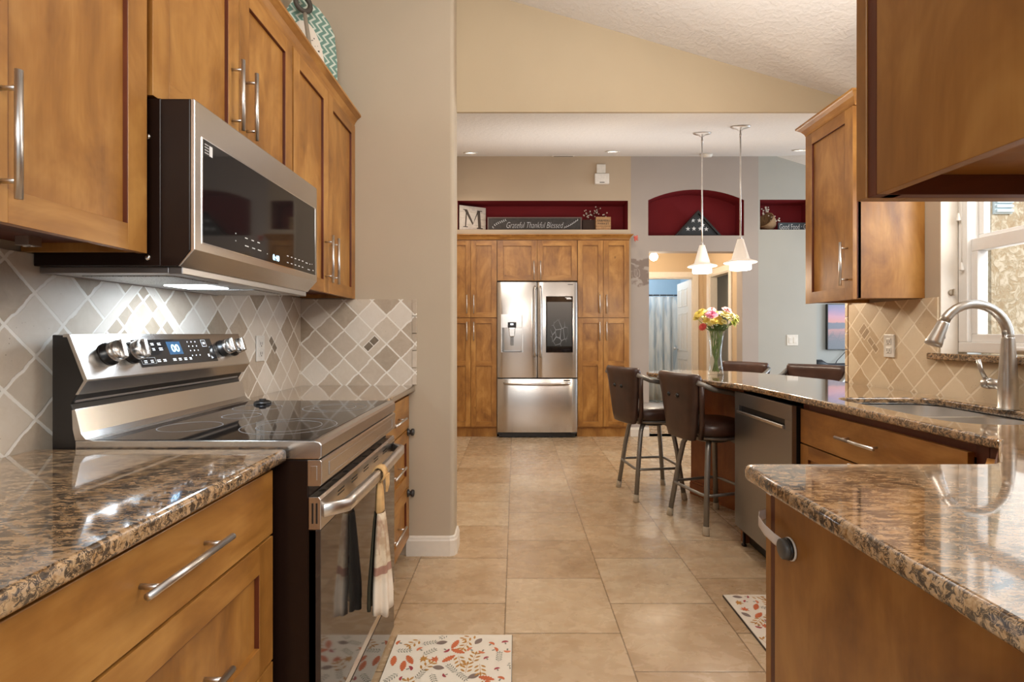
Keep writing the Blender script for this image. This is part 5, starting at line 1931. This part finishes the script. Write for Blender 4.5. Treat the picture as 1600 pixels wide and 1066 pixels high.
for cx, cz in ((-.055, .195), (.02, .195), (-.115, .095), (-.045, .098), (.03, .098), (.10, .092), (.06, .14)):
    pts = []
    for k in range(10):
        r_ = .029 if k % 2 == 0 else .0115
        a = PI / 2 + k * PI / 5
        pts.append((2.155 + cx + r_ * math.cos(a), AZ + cz + r_ * math.sin(a)))
    MB().prism(pts, 'y', 6.0435, 6.0455).build('star', PRINT, fl)

# far niche
t = thing('wicker_basket', 'tan woven basket tipped on its side in the far right red niche', 'basket', (2.95, 6.08, NZ))
WK = M('wicker')
_p = WK.objc()
_wv = WK.node('ShaderNodeTexWave')
WK.put(_wv.inputs['Vector'], _p)
_wv.inputs['Scale'].default_value = 32
_wv.inputs['Distortion'].default_value = 3
WK.set(WK.ramp(_wv.outputs['Fac'], [(.2, srgb(120, 92, 62)), (.8, srgb(186, 152, 110))]), .8)
WK.bump(_wv.outputs['Fac'], .6, .004)
mb = MB()
mb.lathe([(.02, .0), (.075, .0), (.098, .05), (.104, .11), (.107, .13), (.100, .13), (.094, .11), (.085, .05), (.06, .012), (.001, .012)], 20)
for v in mb.bm.verts:
    v.co = Matrix.Translation((2.99, 6.075, NZ + .098)) @ Matrix.Rotation(math.radians(-52), 4, 'Y') @ Matrix.Rotation(math.radians(25), 4, 'X') @ (v.co - Vector((0, 0, .065)))
zmin = min(v.co.z for v in mb.bm.verts)
for v in mb.bm.verts:
    v.co.z += NZ + .0005 - zmin
mb.build('basket_weave', WK.m, t)
cotton('white flowering stem standing tall from the tipped basket in the far niche', (2.95, 6.06, NZ + .13), (2.955, 6.05, NZ + .27), 18, 4, 'white stems in the basket', 1.25)
cotton('white flowering stem drooping right from the tipped basket in the far niche', (2.985, 6.03, NZ + .12), (3.07, 6.02, NZ + .12), 14, 5, 'white stems in the basket', 1.25)
t = thing('word_sign', 'grey blue plank sign reading Good Food in the far right red niche', 'sign', (3.3, 6.1, NZ))
sg = MB().box(3.115, 3.465, 6.065, 6.08, NZ, NZ + .105).build('panel', plain('blue_grey_plank', srgb(74, 84, 92), 0.8, var=.12), t, bevel=.001)
XB3 = Matrix(((1, 0, 0, 0), (0, 0, -1, 6.0645), (0, 1, 0, 0), (0, 0, 0, 1)))
text('lettering', 'Good Food \u00b7 G', .092, PRINT, sg, XB3 @ Matrix.Translation((3.128, NZ + .053, 0)), .0004, 0, 'LEFT', .56)

# wall fittings
t = thing('door_chime', 'white two piece door chime box high on the wall above the shelf niche', 'door chime', (.99, 5.93, 2.95))
MB().box(.942, 1.045, 5.918, 5.9495, 3.05, 3.155).build('upper_box', WHITEP, t, bevel=.006)
MB().box(.918, 1.085, 5.905, 5.9495, 2.925, 3.045).build('lower_box', plain('off_white_plastic', srgb(236, 232, 226), .4), t, bevel=.008)
MB().box(.975, 1.03, 5.9035, 5.906, 2.935, 2.943).build('slot', DARKPRINT, t)
t = thing('light_switch', 'white double light switch on the grey wall behind the bar stools', 'light switch', (3.22, 5.945, 1.115))
MB().box(3.155, 3.285, 5.943, 5.9497, 1.055, 1.180).build('cover_plate', WHITEP, t, bevel=.003)
for x in (3.193, 3.247):
    MB().box(x - .017, x + .017, 5.939, 5.944, 1.083, 1.152).build('rocker', WHITEP, t, bevel=.002)
# ceiling fittings
def on_ceiling(name, label, cat, x, y, group=None):
    o = thing(name, label, cat, (x, y, zA(y)), group)
    return o


tilt = Matrix.Rotation(math.atan(.2656), 4, 'X')
CAN = emis('recessed_lamp_glow', (1, .92, .8, 1), 14.0)
for x, y, lab in ((-.476, 5.445, 'round recessed ceiling light above the left pantry cabinet'), (1.006, 5.295, 'round recessed ceiling light above the right pantry cabinet'), (2.87, 5.15, 'round recessed ceiling light near the far right niche')):
    t = on_ceiling('recessed_light', lab, 'ceiling light', x, y, 'recessed ceiling lights')
    xf = Matrix.Translation((x, y, zA(y))) @ tilt
    MB(xf=xf).lathe([(.052, -.001), (.075, -.001), (.078, -.006), (.055, -.009), (.052, -.001)], 24, caps=(False, False)).build('trim_ring', WHITEP, t, recalc=True)
    MB(xf=xf).lathe([(.052, -.002), (.001, -.003)], 24, caps=(False, False)).build('lamp', CAN, t)
    point('recessed_lamp', (x, y, zA(y) - .06), 13, WARM, .05, 130)
t = on_ceiling('ceiling_vent', 'slim white slotted air vent where the ceiling meets the pantry wall', 'vent', .55, 5.86)
xf = Matrix.Translation((.55, 5.84, zA(5.84))) @ tilt
MB(xf=xf).box(-.13, .13, -.03, .05, -.008, -.001).build('frame', WHITEP, t, bevel=.002)
for k in range(3):
    MB(xf=xf).box(-.11, .11, -.018 + k * .02, -.010 + k * .02, -.0095, -.0075).build('slot', DARKPRINT, t)
t = on_ceiling('smoke_detector', 'round white smoke detector on the ceiling behind the pendants', 'smoke detector', 2.09, 5.60)
xf = Matrix.Translation((2.09, 5.60, zA(5.60))) @ tilt
MB(xf=xf).lathe([(.068, -.001), (.068, -.02), (.055, -.036), (.001, -.038)], 24).build('housing', WHITEP, t)
MB(xf=xf).lathe([(.012, -.0375), (.012, -.041), (.001, -.041)], 12).build('test_button', plain('grey_button', srgb(170, 170, 168), .4), t)

# pendants
SHADE = emis('pendant_shade_glass', (1.0, .93, .83, 1), 0.12)
BULB = emis('pendant_bulb_glass', (1.0, .95, .87, 1), 5.0)
for x, y, zb, lab in ((1.387, 3.80, 1.641, 'farther pendant lamp with white glass bell shade over the bar, hanging beyond the flower vase'), (1.518, 3.45, 1.621, 'nearer pendant lamp with white glass bell shade, its canopy closer to the kitchen')):
    zc = zA(y)
    t = thing('pendant_lamp', lab, 'pendant lamp', (x, y, zc), 'pendant lamps over the bar')
    xf = Matrix.Translation((x, y, zc)) @ tilt
    MB(xf=xf).lathe([(.064, -.001), (.064, -.006), (.05, -.014), (.02, -.02), (.012, -.03), (.001, -.03)], 24).build('canopy', NICKEL, t)
    mb = MB().tube([(x, y, zc - .02), (x, y, zb + .205)], .0055, 10)
    mb.lathe([(.009, 0), (.009, .03), (.0055, .035)], 10, (x, y, zb + .20))
    mb.lathe([(.008, 0), (.008, .022)], 10, (x, y, zc - .075))
    mb.build('rod', NICKEL, t)
    MB().lathe([(.014, .208), (.019, .207), (.021, .203), (.022, .198), (.056, .076), (.058, .072), (.059, .0715), (.102, .055), (.1055, .052), (.1055, .049), (.102, .047), (.068, .052)], 32, (x, y, zb), caps=(True, False)).build('shade', SHADE, t)
    MB().lathe([(.066, .055), (.068, .05), (.068, .004), (.062, 0), (.001, .002)], 28, (x, y, zb), caps=(False, True)).build('bulb_glass', BULB, t)
    point('pendant_bulb', (x, y, zb - .06), 16, WARM, .06)

# hall lamp
t = thing('hall_lamp', 'small glowing globe ceiling lamp in the hall behind the doorway', 'ceiling light', (1.84, 6.8, HZ))
MB().lathe([(.05, 0), (.05, -.015), (.012, -.02), (.012, -.19)], 16, (1.84, 6.8, HZ)).build('stem', NICKEL, t)
MB().sphere((1.84, 6.8, HZ - .245), .055, 16).build('globe', emis('hall_globe', (1, .86, .62, 1), 14.0), t)
point('hall_bulb', (1.84, 6.72, HZ - .40), 26, (1, .84, .64), .06)

# shower curtain
SCM = M('watercolour_shower_curtain')
_o = SCM.pos()
_n = SCM.noise(SCM.scale(_o, 16, 1, 2.2), 1.0, 2.0, .5)
_w = SCM.voro(SCM.scale(_o, 14, 0.01, 2.0), 1.0, 'F1', 'Color')
SCM.set(SCM.mix(SCM.mapr(_n, .4, .62), SCM.ramp(SCM.sep(_w)[0], [(0, srgb(214, 216, 214)), (.5, srgb(196, 206, 210)), (1, srgb(150, 168, 184))]), srgb(226, 226, 222)), .8)
t = thing('shower_curtain', 'blue grey brushstroke shower curtain hanging on a rod in the bathroom', 'curtain', (1.9, 8.9, 0))
mb = MB()
rings = []
for zf in (1.84, 1.6, 1.0, .4, .04):
    rf = []
    n = 150
    for k in range(n + 1):
        x = 1.02 + 2.1 * k / n
        rf.append((x, 8.9 + .03 * math.sin(x * 44 + .3 * math.sin(x * 7)) * (0.6 + .4 * (1.84 - zf)), zf))
    rings.append(rf)
mb.loft(rings, closed=False, caps=(False, False))
o = mb.build('fabric', SCM.m, t, recalc=False)
sm = o.modifiers.new('solid', 'SOLIDIFY')
sm.thickness = .002
for k in range(18):
    x = 1.07 + k * .12
    MB().ring((x, 8.9, 1.858), .02, .002, 14, 'x', 5).build('curtain_ring', CHROME, t)
tag(MB().tube([(1.001, 8.9, 1.863), (3.199, 8.9, 1.863)], .0125, 12).build('curtain_rod', plain('dark_bronze', srgb(84, 78, 74), .35, .8), None), 'straight dark shower rod carrying the brushstroke curtain in the bathroom', 'curtain rod')

# tv and console
TVM = M('sunset_screen')
_x, _y, _z = TVM.sep(TVM.pos())
_n = TVM.noise(TVM.scale(TVM.pos(), 4, 1, 9), 1.0, 4.0, .6, .6)
_f = TVM.math('ADD', TVM.mapr(_z, .985, 1.585), TVM.math('MULTIPLY', TVM.math('SUBTRACT', _n, .5), .16))
_c = TVM.ramp(_f, [(0.0, srgb(26, 20, 32)), (.18, srgb(52, 36, 46)), (.32, srgb(116, 64, 66)), (.44, srgb(196, 112, 96)), (.475, srgb(70, 66, 88)), (.58, srgb(74, 72, 96)), (.60, srgb(226, 130, 116)), (.74, srgb(214, 134, 156)), (.88, srgb(150, 116, 168)), (1.0, srgb(108, 104, 156))])
_bl = TVM.voro(TVM.scale(TVM.pos(), 9, 1, 9), 1.0, 'DISTANCE_TO_EDGE')
_c = TVM.mix(TVM.math('MULTIPLY', TVM.mapr(_bl, 0, .06, .8, 0), TVM.mapr(_z, 1.16, 1.26, 1, 0)), _c, srgb(24, 16, 24))
TVM.set((.01, .01, .01, 1), .15)
TVM.put(TVM.b.inputs['Emission Color'], _c)
TVM.b.inputs['Emission Strength'].default_value = 0.7
t = thing('television', 'wall mounted television showing a pink sunset lake beyond the cabinet', 'television', (4.77, 6.97, 1.28))
MB().box(4.235, 5.30, 6.945, 6.985, .975, 1.597).build('bezel', BLACK, t, bevel=.003)
MB().box(4.245, 5.29, 6.943, 6.9455, .987, 1.587).build('screen', TVM.m, t)
MB().box(4.6, 4.95, 6.985, 6.999, 1.15, 1.45).build('wall_mount', BLACK, t)
MB().tube([(4.52, 6.965, .976), (4.47, 6.97, .92), (4.38, 6.965, .83), (4.33, 6.94, .762)], .005, 8).build('power_cable', BLACK, t)
t = thing('tv_console', 'white topped media console under the television', 'console', (4.6, 6.75, 0))
CW = plain('white_console', srgb(206, 212, 216), .4)
MB().box(3.90, 5.45, 6.50, 6.98, .715, .755).build('top', CW, t, bevel=.004)
MB().box(3.94, 5.41, 6.54, 6.97, .10, .715).build('cabinet_body', CW, t, bevel=.003)
for x in (3.97, 5.34):
    for y in (6.57, 6.90):
        MB().box(x, x + .05, y, y + .05, 0, .10).build('leg', CW, t)
for a, b in ((3.95, 4.672), (4.678, 5.40)):
    dd = MB().box(a, b, 6.522, 6.54, .12, .70).build('door', CW, t, bevel=.003)
    MB().sphere(((b - .04) if a < 4.2 else (a + .04), 6.512, .45), .012, 10).build('knob', NICKEL, dd)
t = thing('speaker_dock', 'black wing shaped speaker dock lying on the white media console', 'speaker', (4.2, 6.66, .755))
mb = MB()
rings = []
for x, h, y in ((3.905, .075, .05), (3.93, .10, .06), (3.99, .10, .06), (4.06, .055, .05), (4.14, .05, .05), (4.30, .055, .05), (4.55, .055, .05)):
    rings.append([(x, 6.68 + y * math.cos(a), .7565 + h / 2 + h / 2 * math.sin(a)) for a in [2 * PI * k / 14 for k in range(14)]])
mb.loft(rings)
mb.build('housing', plain('black_plastic', srgb(40, 46, 52), .4), t)
for x in (4.06, 4.45):
    MB().box(x, x + .06, 6.65, 6.71, .755, .763).build('foot', BLACK, t)

# ================================================================== BAR STOOLS
TIP = plain('beige_rubber_tip', srgb(176, 160, 136), .7)


def make_stool():
    t = thing('bar_stool', '', 'bar stool')
    # seat cushion
    m_ = MB()
    rr = lambda s_, z: [(x, y, z) for x, y in rrect(0, 0, s_, s_, s_ * .36, 6)]
    m_.loft([rr(.30, .573), rr(.385, .576), rr(.410, .598), rr(.410, .625), rr(.385, .645), rr(.30, .655), rr(.12, .658)])
    m_.build('seat', VINYL, t)
    m_ = MB()
    m_.ring((0, 0, .560), .175, .013, 32)
    m_.lathe([(.10, .520), (.10, .528), (.035, .532), (.035, .572), (.16, .574)], 20, caps=(True, True))
    m_.build('swivel_plate', STOOLMETAL, t)
    # back
    m_ = MB()
    rings = []
    n = 12
    for z, hw, th in ((.545, .110, .012), (.552, .136, .034), (.60, .147, .046), (.70, .166, .048), (.80, .184, .048), (.88, .198, .050), (.905, .203, .060), (.925, .205, .066), (.942, .203, .056), (.952, .196, .028)):
        xc = -.232 - .10 * max(0, z - .55) ** 1.1
        fr, bk = [], []
        for k in range(n + 1):
            y = -hw + 2 * hw * k / n
            e = min(1, (1 - abs(y) / hw) / .12)
            tt = th * (0.45 + .55 * math.sqrt(max(0, e)))
            x = xc + y * y * 0.75
            bk.append((x - tt / 2, y, z))
            fr.append((x + tt / 2, y, z))
        rings.append(bk + fr[::-1])
    m_.loft(rings)
    bk = m_.build('backrest', VINYL, t)
    for y in (-.045, .045):
        MB().lathe([(.001, -.012), (.010, -.009), (.0145, -.001), (.0145, .008)], 14, (-.232 - .10 * (.27) ** 1.1 - .0225, y, .815), 'x').build('button', BLACK, bk)
    for s_ in (1, -1):
        MB().tube([(-.185, s_ * .150, .560), (-.195, s_ * .174, .66), (-.212, s_ * .196, .78), (-.225, s_ * .213, .885)], .0155, 10).build('back_post', VINYL, t)
        pth = [(-.252, s_ * .208, .906), (-.20, s_ * .215, .884), (-.15, s_ * .219, .864), (-.10, s_ * .222, .855), (-.03, s_ * .224, .842), (.015, s_ * .222, .827), (.045, s_ * .216, .80), (.055, s_ * .208, .74), (.055, s_ * .190, .64), (.045, s_ * .172, .565)]
        MB().tube(pth, [.0150] * (len(pth) - 1) + [.012], 12).build('armrest', STOOLMETAL, t)
    for k in range(4):
        a = PI / 4 + k * PI / 2
        ca, sa = math.cos(a), math.sin(a)
        pr = [(.06, .538), (.115, .535), (.150, .520), (.170, .490), (.200, .35), (.252, .035)]
        lg = MB().tube([(ca * r_, sa * r_, z) for r_, z in pr], .0165, 12).build('leg', STOOLMETAL, t)
        MB().tube([(ca * .2495, sa * .2495, .05), (ca * .258, sa * .258, .004), (ca * .2585, sa * .2585, .0005)], [.019, .021, .0195], 12).build('leg_tip', TIP, lg)
    MB().tube([(x, y, .225) for x, y in rrect(0, 0, .345, .345, .055, 5)], .0095, 10, True).build('footrest', STOOLMETAL, t)
    return t


st = make_stool()
SPOTS = [((1.010, 3.830), 20, 8, 'brown vinyl bar stool farthest along the bar, nearest the pantry cabinets'),
         ((1.245, 3.250), 16, 17.5, 'brown vinyl bar stool standing right beside the dishwasher'),
         ((1.765, 4.235), 215.6, 215.6, 'brown vinyl stool on the far side of the bar, behind the flower vase'),
         ((2.165, 3.82), 223.5, 223.5, 'brown vinyl stool on the far side of the bar, nearest the television')]
for i, ((x, y), yaw, legyaw, lab) in enumerate(SPOTS):
    o = st if i == 0 else dup(st)
    o.location = (x, y, 0)
    o.rotation_euler = (0, 0, math.radians(yaw))
    tag(o, lab, 'bar stool', 'brown swivel bar stools')
    for ch in o.children:
        if ch.name.split('.')[0] in ('leg', 'footrest'):
            ch.rotation_euler = (0, 0, math.radians(legyaw - yaw))

# ================================================================== FLOWERS
VX, VY, VZ = 1.352, 3.45, 0.9155
t = thing('flower_vase', 'clear flared glass vase of cut flowers standing on the granite bar', 'vase', (VX, VY, VZ))
VG = PANE.copy()
VG.name = 'thin_vase_glass'
for _q in VG.node_tree.nodes:
    if _q.type == 'BSDF_TRANSPARENT':
        _q.inputs[0].default_value = (0.98, 0.995, 0.99, 1)
mb = MB()
mb.lathe([(.001, .0), (.050, .0), (.052, .003), (.045, .05), (.036, .12), (.036, .16), (.044, .23), (.056, .295), (.0545, .295), (.0425, .23), (.0335, .16), (.0335, .12), (.0415, .05), (.045, .016), (.001, .013)], 32, (VX, VY, VZ), caps=(False, False))
mb.build('glass', VG, t, recalc=False)
STEM = plain('green_stem', srgb(112, 138, 78), .6, var=.2)
LEAF = plain('green_leaf', srgb(112, 142, 80), .6, var=.2)
PET = {'yellow': plain('yellow_petals', srgb(226, 206, 92), .6), 'pale': plain('pale_yellow_petals', srgb(232, 222, 150), .6), 'pink': plain('pink_petals', srgb(214, 108, 146), .6),
       'blush': plain('blush_petals', srgb(226, 170, 168), .6), 'red': plain('red_petals', srgb(206, 74, 66), .6), 'lime': plain('lime_petals', srgb(196, 206, 96), .6)}
rnd = random.Random(11)


def flower(col, u, v, r, label, dy=0.0, group=None):
    r *= 1.05 if col in ('pink', 'red') else 1.2
    y = VY + dy
    tip = Vector(P(u, v, y))
    t = thing('cut_flower', label, 'flower', (VX, VY, VZ + .02), group)
    a = rnd.uniform(0, 2 * PI)
    base = Vector((VX + .022 * math.cos(a), VY + .022 * math.sin(a), VZ + .022))
    neck = Vector((VX - .016 * math.cos(a) + (tip.x - VX) * .10, VY - .016 * math.sin(a) + (tip.y - VY) * .1, VZ + .15))
    lipp = Vector((VX + (tip.x - VX) * .30, VY + (tip.y - VY) * .3, VZ + .29))
    MB().tube([tuple(base), tuple(base.lerp(neck, .5)), tuple(neck), tuple(lipp), tuple(lipp.lerp(tip, .6) + Vector((0, 0, .004))), tuple(tip)], .0022, 6).build('stem', STEM, t)
    ax = (tip - lipp).normalized() + Vector((0, -.55, .1))
    ax.normalize()
    q = ax.to_track_quat('Z', 'Y').to_matrix().to_4x4()
    m_ = MB(xf=Matrix.Translation(tip) @ q)
    for layer, (rr_, tl, n) in enumerate(((1.0, .15, 13), (.8, .55, 11), (.55, .95, 8), (.3, 1.25, 5))):
        for k in range(n):
            b = 2 * PI * (k + layer * .4) / n
            L, W = r * rr_, r * .17
            c_, s__ = math.cos(b), math.sin(b)
            ct_, st_ = math.cos(tl), math.sin(tl)
            pts = []
            for f, w_ in ((0.05, .25), (.45, 1.0), (.85, .9), (1.0, .35)):
                for e in (-1, 1):
                    lx, ly, lz = f * L * ct_, e * w_ * W, f * L * st_ + .12 * r * layer * .5 - .15 * r * f * f
                    pts.append((lx * c_ - ly * s__, lx * s__ + ly * c_, lz))
            m_.add(pts, [(0, 1, 3, 2), (2, 3, 5, 4), (4, 5, 7, 6)], smooth=True)
    m_.build('bloom', PET[col], t, recalc=False)
    for k in range(5):
        f = .45 + .11 * k
        c0 = lipp.lerp(tip, f - .45)
        dirv = Vector((rnd.uniform(-1, 1), rnd.uniform(-.6, .6), rnd.uniform(.1, .8))).normalized()
        w_ = dirv.cross(Vector((0, 0, 1))).normalized() * .010
        L = rnd.uniform(.03, .055)
        MB().add([tuple(c0), tuple(c0 + dirv * L * .5 + w_), tuple(c0 + dirv * L), tuple(c0 + dirv * L * .5 - w_)], [(0, 1, 2, 3)]) if False else None
        m2 = MB()
        m2.add([tuple(c0), tuple(c0 + dirv * L * .45 + w_), tuple(c0 + dirv * L + Vector((0, 0, -.006))), tuple(c0 + dirv * L * .45 - w_), tuple(c0 + dirv * L * .45 + Vector((0, 0, .003)))],
               [(0, 1, 4), (1, 2, 4), (2, 3, 4), (3, 0, 4)], smooth=True)
        m2.build('leaf', LEAF, t, recalc=False)
    return t


G = 'cut flowers in the glass vase'
flower('pink', 1112, 492, .042, 'bright pink chrysanthemum at the front of the flower vase', -.03, G)
flower('red', 1098, 511, .028, 'small red carnation low on the left of the flower vase', -.03, G)
flower('blush', 1136, 485, .032, 'blush pink bloom at the top right of the flower vase', 0, G)
flower('blush', 1112, 484, .026, 'small blush bloom at the top behind the pink chrysanthemum', .03, G)
for u, v, r, dy in ((1088, 497, .022, .02), (1101, 495, .024, .03), (1125, 504, .022, -.03), (1120, 489, .022, .03), (1092, 491, .030, 0), (1097, 487, .028, .02), (1117, 502, .028, -.03), (1104, 501, .022, -.02), (1122, 497, .026, -.01)):
    flower('yellow', u, v, r, 'yellow chrysanthemum in the left cluster of the flower vase', dy, G)
for u, v, r, dy in ((1131, 503, .022, -.03), (1151, 495, .020, .03), (1132, 492, .036, -.02), (1143, 493, .030, 0), (1138, 499, .026, .02), (1128, 490, .026, .04)):
    flower('pale', u, v, r, 'pale yellow chrysanthemum in the right cluster of the flower vase', dy, G)
for u, v, r, dy in ((1148, 501, .030, 0), (1146, 506, .024, -.02), (1152, 500, .020, .02)):
    flower('lime', u, v, r, 'yellow green spider bloom spreading right of the flower vase', dy, G)
flower('pale', 1110, 506, .018, 'tiny pale bud under the pink chrysanthemum', -.03, G)
